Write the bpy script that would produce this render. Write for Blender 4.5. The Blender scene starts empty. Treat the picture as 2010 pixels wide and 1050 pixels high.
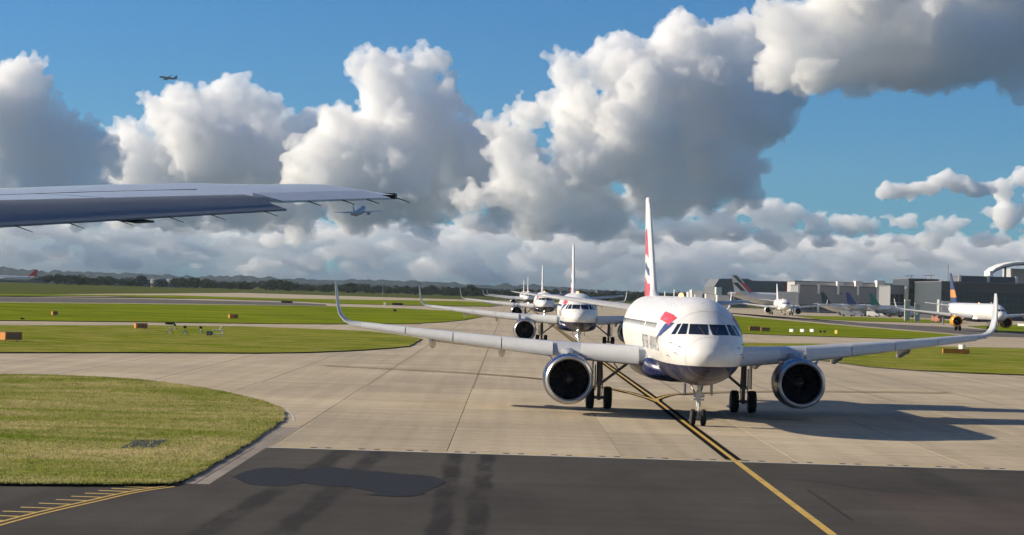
import bpy, bmesh, math, random, time
import numpy as np
from mathutils import Vector, Matrix, noise
T0 = time.time()
sc = bpy.context.scene
COL = sc.collection
PI = math.pi
R = math.radians

# ------------------------------------------------------------------ camera
F = 4283.5; PITCH = .0107; ROLL = .0306; H = 6.021          # focal length in px of the 2010 px wide photograph
cp, sp = math.cos(PITCH), math.sin(PITCH); cr, sr = math.cos(ROLL), math.sin(ROLL)
FW = Vector((0, cp, sp)); U0 = Vector((0, -sp, cp)); R0 = Vector((1, 0, 0))
CX = R0*cr + U0*sr; CY = -R0*sr + U0*cr
cam = bpy.data.cameras.new('camera'); cam_o = bpy.data.objects.new('camera', cam); COL.objects.link(cam_o); sc.camera = cam_o
cam.sensor_width = 36; cam.lens = F/2010*36; cam.clip_start = .5; cam.clip_end = 200000
cam_o.matrix_world = Matrix(((CX.x, CY.x, -FW.x, 0), (CX.y, CY.y, -FW.y, 0), (CX.z, CY.z, -FW.z, H), (0, 0, 0, 1)))

# ------------------------------------------------------------------ sky, sun, exposure
SUN_EL = R(24); SUN_H = Vector((-.97, .22, 0)).normalized()
world = bpy.data.worlds.new('World'); sc.world = world; world.use_nodes = True
wn = world.node_tree
sky = wn.nodes.new('ShaderNodeTexSky'); sky.sky_type = 'NISHITA'; sky.sun_disc = False
sky.sun_elevation = SUN_EL; sky.sun_rotation = math.atan2(SUN_H.x, SUN_H.y)
sky.air_density = 1.0; sky.dust_density = 0.0; sky.ozone_density = 5.0; sky.altitude = 0
tint = wn.nodes.new('ShaderNodeMix'); tint.data_type = 'RGBA'; tint.blend_type = 'MULTIPLY'; tint.inputs[0].default_value = 1
tint.inputs[7].default_value = (.34, .80, 1.19, 1)
wn.links.new(sky.outputs[0], tint.inputs[6]); wn.links.new(tint.outputs[2], wn.nodes['Background'].inputs[0])
wn.nodes['Background'].inputs[1].default_value = .055
sun = bpy.data.lights.new('sun', 'SUN'); sun.energy = 5.0; sun.angle = R(.5); sun.color = (1, .865, .66)
sun_o = bpy.data.objects.new('sun', sun); COL.objects.link(sun_o)
SUN_D = Vector((SUN_H.x*math.cos(SUN_EL), SUN_H.y*math.cos(SUN_EL), math.sin(SUN_EL)))
sun_o.rotation_euler = SUN_D.to_track_quat('Z', 'Y').to_euler()
sc.view_settings.view_transform = 'Standard'; sc.view_settings.look = 'None'; sc.view_settings.gamma = 1
sc.view_settings.exposure = .55
cy = sc.cycles
cy.use_denoising = True; cy.use_adaptive_sampling = True; cy.adaptive_threshold = .025; cy.max_bounces = 16; cy.diffuse_bounces = 3; cy.glossy_bounces = 3; cy.transmission_bounces = 4
cy.volume_bounces = 13; cy.transparent_max_bounces = 24; cy.caustics_reflective = False; cy.caustics_refractive = False

# ------------------------------------------------------------------ pixels to places
def ray(u, v): return FW + CX*((u-1005)/F) - CY*((v-525)/F)
def at(u, v, y):                                   # point seen at a pixel, y metres away
    d = ray(u, v); return Vector((0, 0, H)) + d*(y/d.y)
def gnd(u, v, z=0):                                # point of the ground seen at a pixel
    d = ray(u, v); p = Vector((0, 0, H)) + d*((z-H)/d.z); return p

# ------------------------------------------------------------------ materials
MATS = {}
def mat(name, col=(.5, .5, .5), rough=.6, metal=0, spec=.5, coat=0, emit=None, estr=0):
    m = bpy.data.materials.new(name); m.use_nodes = True
    b = m.node_tree.nodes['Principled BSDF']
    b.inputs['Base Color'].default_value = (*col, 1); b.inputs['Roughness'].default_value = rough
    b.inputs['Metallic'].default_value = metal; b.inputs['Specular IOR Level'].default_value = spec
    b.inputs['Coat Weight'].default_value = coat; b.inputs['Coat Roughness'].default_value = .08
    if emit: b.inputs['Emission Color'].default_value = (*emit, 1); b.inputs['Emission Strength'].default_value = estr
    MATS[name] = m; return m
class NT:                                          # small helper to wire nodes
    def __init__(s, m): s.t = m.node_tree; s.n = s.t.nodes; s.b = s.n.get('Principled BSDF')
    def add(s, typ, **kw):
        n = s.n.new(typ)
        for k, v in kw.items(): setattr(n, k, v)
        return n
    def link(s, a, b): s.t.links.new(a, b)
    def pos(s, obj=False, scale=(1, 1, 1), loc=(0, 0, 0)):
        mp = s.add('ShaderNodeMapping'); mp.inputs['Scale'].default_value = scale; mp.inputs['Location'].default_value = loc
        if obj: s.link(s.add('ShaderNodeTexCoord').outputs['Object'], mp.inputs[0])
        else: s.link(s.add('ShaderNodeNewGeometry').outputs['Position'], mp.inputs[0])
        return mp.outputs[0]
    def noise(s, vec, scale, detail=4, rough=.55, dist=0):
        n = s.add('ShaderNodeTexNoise'); n.inputs['Scale'].default_value = scale; n.inputs['Detail'].default_value = detail
        n.inputs['Roughness'].default_value = rough; n.inputs['Distortion'].default_value = dist
        s.link(vec, n.inputs['Vector']); return n.outputs[0]
    def ramp(s, fac, stops, interp='LINEAR'):
        r = s.add('ShaderNodeValToRGB'); r.color_ramp.interpolation = interp; e = r.color_ramp.elements
        while len(e) < len(stops): e.new(.5)
        for k, (p, c) in enumerate(stops):
            e[k].position = p; e[k].color = (*c, 1) if hasattr(c, '__len__') else (c, c, c, 1)
        s.link(fac, r.inputs[0]); return r.outputs[0]
    def mix(s, fac, a, b, mode='MIX'):
        n = s.add('ShaderNodeMix'); n.data_type = 'RGBA'; n.blend_type = mode
        for sock, val in ((n.inputs[0], fac), (n.inputs[6], a), (n.inputs[7], b)):
            if hasattr(val, 'is_linked'): s.link(val, sock)
            elif hasattr(val, '__len__'): sock.default_value = (*val, 1)
            else: sock.default_value = val
        return n.outputs[2]
    def math(s, op, a, b=0, c=0):
        n = s.add('ShaderNodeMath'); n.operation = op
        for k, val in enumerate((a, b, c)):
            if hasattr(val, 'is_linked'): s.link(val, n.inputs[k])
            else: n.inputs[k].default_value = val
        return n.outputs[0]
    def bump(s, h, strength=.3, dist=.02):
        b = s.add('ShaderNodeBump'); b.inputs['Strength'].default_value = strength; b.inputs['Distance'].default_value = dist
        s.link(h, b.inputs['Height']); s.link(b.outputs[0], s.b.inputs['Normal'])
    def col(s, c): s.link(c, s.b.inputs['Base Color'])

def concrete_mat(name, base, joint_grid=False):
    m = mat(name, base, .85, spec=.3); t = NT(m); p = t.pos()
    big = t.noise(p, .06, 4); fine = t.noise(p, 1.7, 6, .7)
    streak = t.noise(t.pos(scale=(.05, 1.1, 1)), 1.0, 5, .65)
    streak2 = t.noise(t.pos(scale=(.16, 4.5, 1), loc=(7, 3, 0)), 1.0, 4, .6)
    along = t.noise(t.pos(scale=(.9, .02, 1), loc=(3, 9, 0)), 1.0, 3, .6)
    k = lambda c, f: tuple(x*f for x in c)
    c = t.ramp(big, [(.32, k(base, .84)), (.68, k(base, 1.12))])
    c = t.mix(.75, c, t.ramp(streak, [(.30, .72), (.5, .98), (.72, 1.08)]), 'MULTIPLY')
    c = t.mix(.6, c, t.ramp(streak2, [(.30, .78), (.55, 1.0)]), 'MULTIPLY')
    c = t.mix(.6, c, t.ramp(along, [(.32, .78), (.6, 1.04)]), 'MULTIPLY')
    c = t.mix(.5, c, t.ramp(fine, [(.25, .72), (.6, 1.06)]), 'MULTIPLY')
    if not joint_grid:
        oi = t.add('ShaderNodeObjectInfo')
        c = t.mix(.8, c, t.ramp(oi.outputs['Random'], [(0, .86), (1, 1.08)]), 'MULTIPLY')
    else:
        sx = t.add('ShaderNodeSeparateXYZ'); t.link(p, sx.inputs[0])
        gx = t.math('LESS_THAN', t.math('ABSOLUTE', t.math('SUBTRACT', t.math('FRACT', t.math('DIVIDE', t.math('ADD', sx.outputs[0], 2.2+650), 6.5)), .5)), .49)
        gy = t.math('LESS_THAN', t.math('ABSOLUTE', t.math('SUBTRACT', t.math('FRACT', t.math('DIVIDE', sx.outputs[1], 7.5)), .5)), .487)
        c = t.mix(t.math('MULTIPLY', gx, gy), k(base, .45), c)
    t.col(c); t.bump(fine, .25, .01)
    return m
concrete_mat('concrete', (.455, .38, .27)); concrete_mat('concrete_far', (.455, .38, .27), True)
concrete_mat('edging', (.27, .235, .20))
mat('sealant', (.035, .033, .03), .8)
def asphalt_mat(name, base, lanes=()):
    m = mat(name, base, .9, spec=.12); t = NT(m); p = t.pos()
    big = t.noise(p, .09, 4); fine = t.noise(p, 9, 5, .7); blot = t.noise(t.pos(scale=(.35, .09, 1)), 1, 4, .6)
    stre = t.noise(t.pos(scale=(.06, .8, 1), loc=(4, 1, 0)), 1, 4, .6)
    k = lambda f: tuple(x*f for x in base)
    c = t.ramp(big, [(.3, k(.78)), (.7, k(1.25))])
    c = t.mix(.7, c, t.ramp(blot, [(.3, .68), (.62, 1.12)]), 'MULTIPLY')
    c = t.mix(.5, c, t.ramp(stre, [(.3, .75), (.62, 1.1)]), 'MULTIPLY')
    c = t.mix(.6, c, t.ramp(fine, [(.3, .65), (.7, 1.3)]), 'MULTIPLY')
    if lanes:
        sx = t.add('ShaderNodeSeparateXYZ'); t.link(p, sx.inputs[0]); wob = t.noise(t.pos(scale=(.3, .25, 1)), 1, 3); patch = t.noise(t.pos(scale=(.9, .22, 1), loc=(5, 5, 0)), 1, 4, .6)
        for cx, sl, w, dk in lanes:              # rubber-darkened wheel lanes running away from the camera
            d = t.math('ABSOLUTE', t.math('ADD', t.math('SUBTRACT', sx.outputs[0], t.math('MULTIPLY_ADD', t.math('SUBTRACT', sx.outputs[1], 65), sl, cx)), t.math('MULTIPLY_ADD', wob, .5, -.25)))
            mr = t.add('ShaderNodeMapRange'); mr.interpolation_type = 'SMOOTHSTEP'; t.link(d, mr.inputs[0]); mr.inputs[1].default_value = w*.45; mr.inputs[2].default_value = w*1.15; mr.inputs[3].default_value = dk; mr.inputs[4].default_value = 0
            c = t.mix(t.math('MULTIPLY', mr.outputs[0], t.ramp(patch, [(.36, .2), (.56, 1)])), c, k(.36))
    t.col(c); t.bump(fine, .4, .01); return m
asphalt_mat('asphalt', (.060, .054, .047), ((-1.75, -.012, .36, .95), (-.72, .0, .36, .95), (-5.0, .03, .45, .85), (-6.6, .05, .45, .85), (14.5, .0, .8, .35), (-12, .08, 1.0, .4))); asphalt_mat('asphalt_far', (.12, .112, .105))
asphalt_mat('asphalt_dark', (.034, .032, .031)); asphalt_mat('asphalt_track', (.045, .041, .036)); asphalt_mat('asphalt_reddish', (.068, .055, .048))
def grass_mat(name, g1, g2, straw, amount, scale=1.0):
    m = mat(name, g1, 1.0, spec=.0); t = NT(m); p = t.pos()
    a = t.noise(t.pos(scale=(.05*scale, .07*scale, 1)), 1, 5, .62, .4); b = t.noise(t.pos(scale=(.17*scale, .24*scale, 1), loc=(9, 2, 0)), 1, 6, .7, .5); f = t.noise(p, 3.5, 5, .75)
    c = t.mix(t.ramp(a, [(.35, 0), (.65, 1)]), g1, g2)
    c = t.mix(t.math('MULTIPLY', t.ramp(b, [(.42, 0), (.66, 1)]), amount), c, straw)
    c = t.mix(.8, c, t.ramp(f, [(.28, .5), (.62, 1.2)]), 'MULTIPLY')
    t.col(c); t.bump(f, .6, .06); return m
grass_mat('grass_near', (.145, .190, .024), (.25, .255, .070), (.44, .37, .19), .95, .8)
grass_mat('grass_mid', (.100, .150, .012), (.185, .215, .022), (.32, .27, .09), .85, 1.0)
grass_mat('grass_far', (.085, .140, .008), (.195, .245, .012), (.22, .21, .04), .6, .8)
grass_mat('ground_far', (.060, .085, .022), (.085, .105, .030), (.14, .13, .06), .6, .15)
m = grass_mat('grass_blade', (.18, .235, .030), (.31, .315, .09), (.52, .44, .23), .95, .8)
t = NT(m); tr = t.add('ShaderNodeBsdfTranslucent'); t.link(t.b.inputs['Base Color'].links[0].from_socket, tr.inputs[0]); ms = t.add('ShaderNodeMixShader'); ms.inputs[0].default_value = .45
t.link(t.b.outputs[0], ms.inputs[1]); t.link(tr.outputs[0], ms.inputs[2]); t.link(ms.outputs[0], t.n['Material Output'].inputs[0])
mat('soil', (.030, .026, .018), .95)
def paint_mat(name, col, wear=.5):
    m = mat(name, col, .6); t = NT(m); n = t.noise(t.pos(), 5, 6, .75)
    t.col(t.mix(t.math('MULTIPLY', t.ramp(n, [(.44, 0), (.66, 1)]), wear), col, (.12, .11, .09))); return m
paint_mat('yellow_paint', (.62, .40, .055), .55); paint_mat('black_paint', (.008, .008, .008), .10); MATS['black_paint'].node_tree.nodes['Principled BSDF'].inputs['Specular IOR Level'].default_value = .02; MATS['black_paint'].node_tree.nodes['Principled BSDF'].inputs['Roughness'].default_value = 1
paint_mat('faded_yellow', (.66, .47, .12), .35); paint_mat('white_paint_line', (.60, .58, .53), .5)
mat('wet', (.020, .022, .028), .62, spec=.25)
def stain_mat(name, col, rough):
    m = mat(name, col, rough, spec=.12); t = NT(m); at_ = t.add('ShaderNodeAttribute'); at_.attribute_name = 'inner'
    n1 = t.noise(t.pos(scale=(1.3, .6, 1)), 1.6, 6, .7); n2 = t.noise(t.pos(), 7, 5, .7)
    f = t.math('ADD', at_.outputs['Fac'], t.math('MULTIPLY_ADD', n1, 1.1, -.55)); f = t.math('ADD', f, t.math('MULTIPLY_ADD', n2, .5, -.25))
    tr = t.add('ShaderNodeBsdfTransparent'); ms = t.add('ShaderNodeMixShader'); t.link(t.ramp(f, [(.26, 0), (.34, 1)]), ms.inputs[0]); t.link(tr.outputs[0], ms.inputs[1]); t.link(t.b.outputs[0], ms.inputs[2]); t.link(ms.outputs[0], t.n['Material Output'].inputs[0])
    t.col(t.mix(.6, col, t.ramp(n2, [(.3, .7), (.7, 1.2)]), 'MULTIPLY'))
stain_mat('wet_stain', (.025, .026, .029), .75); stain_mat('rubber_stain', (.032, .030, .029), 1.0); MATS['rubber_stain'].node_tree.nodes['Principled BSDF'].inputs['Specular IOR Level'].default_value = 0
mat('orange_board', (.60, .22, .015), .55); mat('board_face', (.24, .13, .085), .6); mat('white_board', (.78, .78, .76), .6)
mat('yellow_board', (.75, .55, .05), .6); mat('black_board', (.02, .02, .022), .5)
mat('glass_dark', (.012, .014, .018), .06, spec=.8); mat('cabin_glass', (.06, .065, .075), .12, spec=.6)
mat('rubber', (.012, .012, .013), .75); mat('gear_grey', (.22, .22, .23), .4, .3); mat('gear_white', (.62, .62, .60), .4)
mat('rim', (.35, .35, .36), .35, .6)
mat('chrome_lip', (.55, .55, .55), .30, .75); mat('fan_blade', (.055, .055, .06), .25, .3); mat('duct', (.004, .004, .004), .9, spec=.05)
mat('engine_core', (.12, .11, .10), .4, .8); mat('spinner', (.06, .06, .065), .4)
mat('seam_grey', (.42, .42, .43), .5); mat('letter_grey', (.20, .205, .235), .5); mat('ribbon_red', (.60, .05, .055), .35); mat('ribbon_blue', (.030, .045, .16), .35)
mat('beacon', (.7, .1, .03), .4, emit=(1, .22, .06), estr=7); mat('taxi_light', (1, 1, .95), .3, emit=(1, .95, .82), estr=22)
def aircraft_paint(name, col, dirt=.35, rough=.28):
    m = mat(name, col, rough, spec=.5, coat=.35); t = NT(m)
    n = t.noise(t.pos(True, (1.2, .35, 1.6)), 1, 5, .6); pan = t.noise(t.pos(True, (3, 3, 3), (4, 4, 4)), 1, 4, .65)
    c = t.mix(dirt, col, t.ramp(n, [(.35, .74), (.65, 1.0)]), 'MULTIPLY')
    c = t.mix(dirt*.6, c, t.ramp(pan, [(.35, .82), (.6, 1.0)]), 'MULTIPLY'); t.col(c)
    t.link(t.math('MULTIPLY_ADD', pan, .25, rough-.1), t.b.inputs['Roughness']); return m
aircraft_paint('white_body', (.80, .80, .79)); aircraft_paint('navy', (.012, .020, .085), .3, .22); aircraft_paint('wing_grey', (.50, .52, .55), .45, .38)
aircraft_paint('slat_white', (.66, .67, .68), .3, .35); aircraft_paint('fairing_grey', (.40, .41, .43), .4)
aircraft_paint('own_wing_paint', (.50, .53, .57), .35, .45); aircraft_paint('own_flap_paint', (.20, .225, .265), .3, .62); MATS['own_flap_paint'].node_tree.nodes['Principled BSDF'].inputs['Specular IOR Level'].default_value = .15; MATS['own_flap_paint'].node_tree.nodes['Principled BSDF'].inputs['Coat Weight'].default_value = 0  # flap colour is the wing grey darkened to carry its shade
aircraft_paint('nacelle_yellow', (.85, .36, .015), .2); aircraft_paint('nacelle_white', (.78, .78, .77), .3)
def split_paint(name, z, top, low, soft=.0):      # two paints that meet in a clean line at height z
    m = aircraft_paint(name, top); t = NT(m); src = t.b.inputs['Base Color'].links[0].from_socket
    sx = t.add('ShaderNodeSeparateXYZ'); t.link(t.add('ShaderNodeTexCoord').outputs['Object'], sx.inputs[0])
    t.col(t.mix(t.math('LESS_THAN', sx.outputs[2], z), src, low)); return m
split_paint('white_over_navy', 2.92, (.80, .80, .79), (.008, .014, .066)); MATS['white_over_navy'].node_tree.nodes['Principled BSDF'].inputs['Coat Weight'].default_value = .1
split_paint('white_over_dark', 2.85, (.80, .80, .79), (.03, .035, .06))
def fin_union():
    m = aircraft_paint('fin_red_white_blue', (.80, .80, .79), .15); t = NT(m)
    src = t.b.inputs['Base Color'].links[0].from_socket
    sx = t.add('ShaderNodeSeparateXYZ'); t.link(t.add('ShaderNodeTexCoord').outputs['Object'], sx.inputs[0]); y, z = sx.outputs[1], sx.outputs[2]
    w = t.math('MULTIPLY', t.math('SINE', t.math('MULTIPLY', y, 1.1)), .22)
    zz = t.math('ADD', z, w)
    # distance back from the leading edge, 0 at the edge
    back = t.math('SUBTRACT', y, t.math('MULTIPLY_ADD', z, 1.0, 22.3))
    aft = t.math('GREATER_THAN', back, .6)
    def band(a, b): return t.math('MULTIPLY', t.math('MULTIPLY', t.math('GREATER_THAN', zz, a), t.math('LESS_THAN', zz, b)), aft)
    c = t.mix(band(8.25, 9.75), src, (.60, .05, .055)); c = t.mix(band(5.2, 6.9), c, (.60, .05, .055)); c = t.mix(band(7.35, 7.75), c, (.020, .035, .13)); t.col(c); return m
fin_union()
def banded(name, stops, ax='z', a=5.5, b=12, tilt=0.0, tref=30):   # stripes along the fin
    m = aircraft_paint(name, (.5, .5, .5), .1); t = NT(m)
    sx = t.add('ShaderNodeSeparateXYZ'); t.link(t.add('ShaderNodeTexCoord').outputs['Object'], sx.inputs[0])
    v = t.math('ADD', sx.outputs[2], t.math('MULTIPLY', t.math('SUBTRACT', sx.outputs[1], tref), tilt))
    f = t.math('DIVIDE', t.math('SUBTRACT', v, a), b-a); t.col(t.ramp(f, stops, 'CONSTANT')); return m
def fin_striped():
    m = aircraft_paint('fin_red_green_black', (.66, .65, .63), .1); t = NT(m); src = t.b.inputs['Base Color'].links[0].from_socket
    sx = t.add('ShaderNodeSeparateXYZ'); t.link(t.add('ShaderNodeTexCoord').outputs['Object'], sx.inputs[0]); y, z = sx.outputs[1], sx.outputs[2]
    back = t.math('SUBTRACT', y, t.math('MULTIPLY_ADD', z, 1.02, 31.9))       # metres behind the leading edge
    def band(a, b, za, zb): return t.math('MULTIPLY', t.math('MULTIPLY', t.math('GREATER_THAN', back, a), t.math('LESS_THAN', back, b)), t.math('MULTIPLY', t.math('GREATER_THAN', z, za), t.math('LESS_THAN', z, zb)))
    c = t.mix(band(.7, 2.1, 9.2, 11.7), src, (.02, .085, .06)); c = t.mix(band(.3, 2.0, 4, 9.2), c, (.42, .02, .05)); c = t.mix(band(2.7, 4.4, 6.3, 9.2), c, (.015, .015, .02)); t.col(c)
fin_striped()
banded('fin_navy_gold', [(0, (.03, .035, .10)), (.18, (.02, .03, .10)), (.33, (.62, .25, .05)), (.62, (.03, .04, .11))], a=5.5, b=12)
banded('fin_crimson', [(0, (.22, .012, .03)), (.75, (.13, .01, .025))]); aircraft_paint('fin_dark_green', (.012, .035, .035), .1)
aircraft_paint('fin_blue', (.018, .035, .20), .1); aircraft_paint('fin_green', (.006, .17, .11), .15); aircraft_paint('fin_maroon', (.16, .03, .07), .1)
aircraft_paint('fin_bright_red', (.50, .02, .035), .1)

# ------------------------------------------------------------------ mesh helpers
def tag(o, label=None, cat=None, group=None, kind=None):
    if label: o['label'] = label
    if cat: o['category'] = cat
    if group: o['group'] = group
    if kind: o['kind'] = kind
    return o
def mesh(name, verts, faces, material=None, parent=None, smooth=None, mesh_data=None):
    if mesh_data is None:
        me = bpy.data.meshes.new(name); me.from_pydata([tuple(v) for v in verts], [], faces); me.validate(); me.update()
        bm = bmesh.new(); bm.from_mesh(me); bmesh.ops.recalc_face_normals(bm, faces=bm.faces); bm.to_mesh(me); bm.free()
        if material: me.materials.append(MATS[material])
        if smooth is not None:
            me.polygons.foreach_set('use_smooth', [True]*len(me.polygons)); me.set_sharp_from_angle(angle=R(smooth))
    else: me = mesh_data
    o = bpy.data.objects.new(name, me); COL.objects.link(o)
    if parent: o.parent = parent
    return o
def empty(name, loc=(0, 0, 0), rz=0, scale=1):
    o = bpy.data.objects.new(name, None); COL.objects.link(o); o.location = loc; o.rotation_euler = (0, 0, rz); o.scale = (scale,)*3; o.empty_display_size = .5
    return o
class MB:
    def __init__(s): s.v = []; s.f = []
    def add(s, v, f):
        k = len(s.v); s.v += [Vector(p) for p in v]; s.f += [tuple(i+k for i in q) for q in f]; return s
    def box(s, x0, x1, y0, y1, z0, z1, m=None):
        v = [Vector((x, y, z)) for x in (x0, x1) for y in (y0, y1) for z in (z0, z1)]
        if m is not None: v = [m @ p for p in v]
        return s.add(v, [(0, 1, 3, 2), (4, 6, 7, 5), (0, 4, 5, 1), (2, 3, 7, 6), (0, 2, 6, 4), (1, 5, 7, 3)])
    def loft(s, rings, caps=True):
        n = len(rings[0]); v = [p for r_ in rings for p in r_]; f = []
        for i in range(len(rings)-1):
            for j in range(n): f.append((i*n+j, i*n+(j+1) % n, (i+1)*n+(j+1) % n, (i+1)*n+j))
        if caps: f.append(tuple(range(n))[::-1]); f.append(tuple(range((len(rings)-1)*n, len(rings)*n)))
        return s.add(v, f)
    def tube(s, a, b, r0, r1=None, n=12):
        a, b = Vector(a), Vector(b); r1 = r0 if r1 is None else r1; d = (b-a).normalized()
        e = d.orthogonal().normalized(); g = d.cross(e)
        ring = lambda c, r_: [c+(e*math.cos(2*PI*k/n)+g*math.sin(2*PI*k/n))*r_ for k in range(n)]
        return s.loft([ring(a, r0), ring(b, r1)])
    def lathe(s, prof, axis_pt, n=40, axis='y', close=False, caps=True):     # prof: (distance along axis, radius)
        A = Vector(axis_pt); rings = []
        for d, r_ in prof:
            rings.append([A+(Vector((r_*math.cos(2*PI*k/n), d, r_*math.sin(2*PI*k/n))) if axis == 'y' else Vector((d, r_*math.cos(2*PI*k/n), r_*math.sin(2*PI*k/n)))) for k in range(n)])
        if close: rings.append(rings[0])
        return s.loft(rings, caps=caps and not close)
    def poly(s, pts, z0, z1):                                     # prism over a flat outline
        n = len(pts); v = [Vector((p[0], p[1], z1)) for p in pts]+[Vector((p[0], p[1], z0)) for p in pts]
        return s.add(v, [tuple(range(n))]+[tuple(range(n, 2*n))[::-1]]+[(i, i+n, (i+1) % n+n, (i+1) % n) for i in range(n)])
    def build(s, name, material, parent=None, smooth=None): return mesh(name, s.v, s.f, material, parent, smooth)
def sheet(name, pts, z, material, parent=None):
    o = mesh(name, [(p[0], p[1], z) for p in pts], [tuple(range(len(pts)))], material, parent)
    if o.data.polygons[0].normal.z < 0: o.data.flip_normals()
    return o
def strip(name, pts, w, z, material, parent=None):                # painted line along a ground path
    L, Rr = [], []
    for i, p in enumerate(pts):
        a = Vector(pts[max(i-1, 0)][:2]); b = Vector(pts[min(i+1, len(pts)-1)][:2]); d = (b-a).normalized(); n = Vector((-d.y, d.x))
        q = Vector(p[:2]); L.append(q+n*w/2); Rr.append(q-n*w/2)
    v = [(q.x, q.y, z) for q in L]+[(q.x, q.y, z) for q in Rr]; n = len(pts)
    o = mesh(name, v, [(i, i+n, i+1+n, i+1) for i in range(n-1)], material, parent)
    if o.data.polygons[0].normal.z < 0: o.data.flip_normals()
    return o
def smooth_path(pts, k=8):
    P = [Vector((p[0], p[1])) for p in pts]; P = [2*P[0]-P[1]]+P+[2*P[-1]-P[-2]]; out = []
    for i in range(1, len(P)-2):
        a, b, c, d = P[i-1:i+3]
        for j in range(k):
            t = j/k; out.append(.5*((2*b)+(c-a)*t+(2*a-5*b+4*c-d)*t*t+(3*b-a-3*c+d)*t**3))
    out.append(P[-2]); return out
def px(*q): return [gnd(u, v) for u, v in q]

# ================================================================== GROUND
rng = random.Random(11)
ground = sheet('ground', [(-9000, -400), (9000, -400), (9000, 9000), (-9000, 9000)], -.12, 'ground_far'); tag(ground, kind='structure')
YB = 80.2                                              # where the asphalt meets the concrete
concrete = sheet('concrete_taxiway', [(-130, 132.7), (260, 132.7), (260, 1300), (-160, 1300), (-160, 132.7)], -.06, 'concrete_far'); tag(concrete, kind='structure')
bed = sheet('joint_bed', [(-60, YB-1), (200, YB-1), (200, 132.7), (-60, 132.7)], -.058, 'sealant', concrete)
# slabs of the taxiway, each its own piece with recessed sealed joints
XJ = [-2.2+6.5*k for k in range(-9, 30)]
YJ = [YB, 87.6, 95.2, 102.6, 110.2, 117.6, 125.2, 132.7]
slab_mesh = {}
def slab(x0, x1, y0, y1, g=.013):
    key = (round(x1-x0, 3), round(y1-y0, 3))
    if key not in slab_mesh:
        w, d = x1-x0, y1-y0; b = .005
        ring = lambda e, z: [(g+e, g+e, z), (w-g-e, g+e, z), (w-g-e, d-g-e, z), (g+e, d-g-e, z)]
        v = ring(b, 0)+ring(0, -.003)+ring(0, -.05); f = [(0, 1, 2, 3)]+[(i, i+4, (i+1) % 4+4, (i+1) % 4) for i in range(4)]+[(i+4, i+8, (i+1) % 4+8, (i+1) % 4+4) for i in range(4)]
        o = mesh('concrete_slab', v, f, 'concrete', concrete); slab_mesh[key] = o.data
    else: o = mesh('concrete_slab', 0, 0, parent=concrete, mesh_data=slab_mesh[key])
    o.location = (x0, y0, rng.uniform(-.002, .002)); return o
for j in range(len(YJ)-1):
    for i in range(len(XJ)-1):
        lo, hi = -.32*YJ[j+1]-4, .30*YJ[j+1]+8
        if lo < XJ[i+1] and XJ[i] < hi: slab(XJ[i], XJ[i+1], YJ[j], YJ[j+1])
asphalt = sheet('asphalt_taxiway', [(-160, 20), (220, 20), (220, YB), (-160, YB)], -.002, 'asphalt'); tag(asphalt, kind='structure')
sheet('white_border_line', [(-8.8, YB-.05), (60, YB-.05), (60, YB+.22), (-8.8, YB+.22)], .004, 'white_paint_line', asphalt)
# patches, wet areas and tyre marks on the asphalt
def blob_px(name, pts, m, z=.004, parent=None, jag=.0):
    P = smooth_path([gnd(*q) for q in pts+[pts[0]]], 5)[:-1]
    if jag: P = [p+Vector((noise.noise(Vector((p.x*2.1, p.y*.8, 3)))*jag, noise.noise(Vector((p.x*2.1, p.y*.8, 9)))*jag)) for p in P]
    return sheet(name, P, z, m, parent)
def stain(name, P, m, z, parent, depth=.45):           # outline P; fades from the middle to the rim
    n = len(P); c = sum((Vector((p[0], p[1])) for p in P), Vector((0, 0)))/n; rings = (0.0, .18, .40, .70, 1.0); v = []; a = []
    for t in rings:
        for p in P: q = Vector((p[0], p[1])).lerp(c, t); v.append((q.x, q.y, z)); a.append(min(1, t/depth))
    f = [(r_*n+i, r_*n+(i+1) % n, (r_+1)*n+(i+1) % n, (r_+1)*n+i) for r_ in range(len(rings)-1) for i in range(n)]
    me = bpy.data.meshes.new(name); me.from_pydata(v, [], f); me.update(); at_ = me.attributes.new('inner', 'FLOAT', 'POINT'); at_.data.foreach_set('value', a); me.materials.append(MATS[m])
    o = bpy.data.objects.new(name, me); COL.objects.link(o); o.parent = parent
    if me.polygons[0].normal.z < 0: me.flip_normals()
    return o
def stain_px(name, pts, m, z, parent, depth=.45): return stain(name, smooth_path([gnd(*q) for q in pts+[pts[0]]], 5)[:-1], m, z, parent, depth)
for zz, pts_ in enumerate(([(452, 937), (480, 924), (530, 917), (580, 919), (625, 926), (640, 938), (600, 948), (550, 955), (490, 952)], [(560, 935), (600, 920), (650, 916), (700, 922), (760, 926), (800, 934), (780, 950), (710, 956), (640, 955), (590, 948)], [(660, 948), (720, 934), (790, 930), (850, 934), (878, 945), (860, 958), (810, 971), (740, 967), (690, 958)])): stain_px('wet_patch', pts_, 'wet_stain', .0060+.0008*zz, asphalt, .2)
stain_px('wet_patch', [(700, 972), (780, 964), (840, 968), (800, 976)], 'wet_stain', .0090, asphalt, .5)
def tyre_mark(u0, v0, u1, v1, k): return stain_px('tyre_mark', [(u0, v0), ((u0+u1)/2+k, v0-2), (u1, v0), (u1+2, (v0+v1)/2), (u1, v1), ((u0+u1)/2, v1+2), (u0, v1), (u0-2, (v0+v1)/2)], 'rubber_stain', .0055+.00003*(u0 % 7), asphalt, .8)
sheet('repair_patch', px((1700, 966), (2060, 978), (2100, 1060), (1860, 1060)), .002, 'asphalt_reddish', asphalt)
strip('skid_mark', smooth_path(px((1584, 961), (1620, 985), (1672, 1021))), .10, .006, 'asphalt_dark', asphalt)
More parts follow.
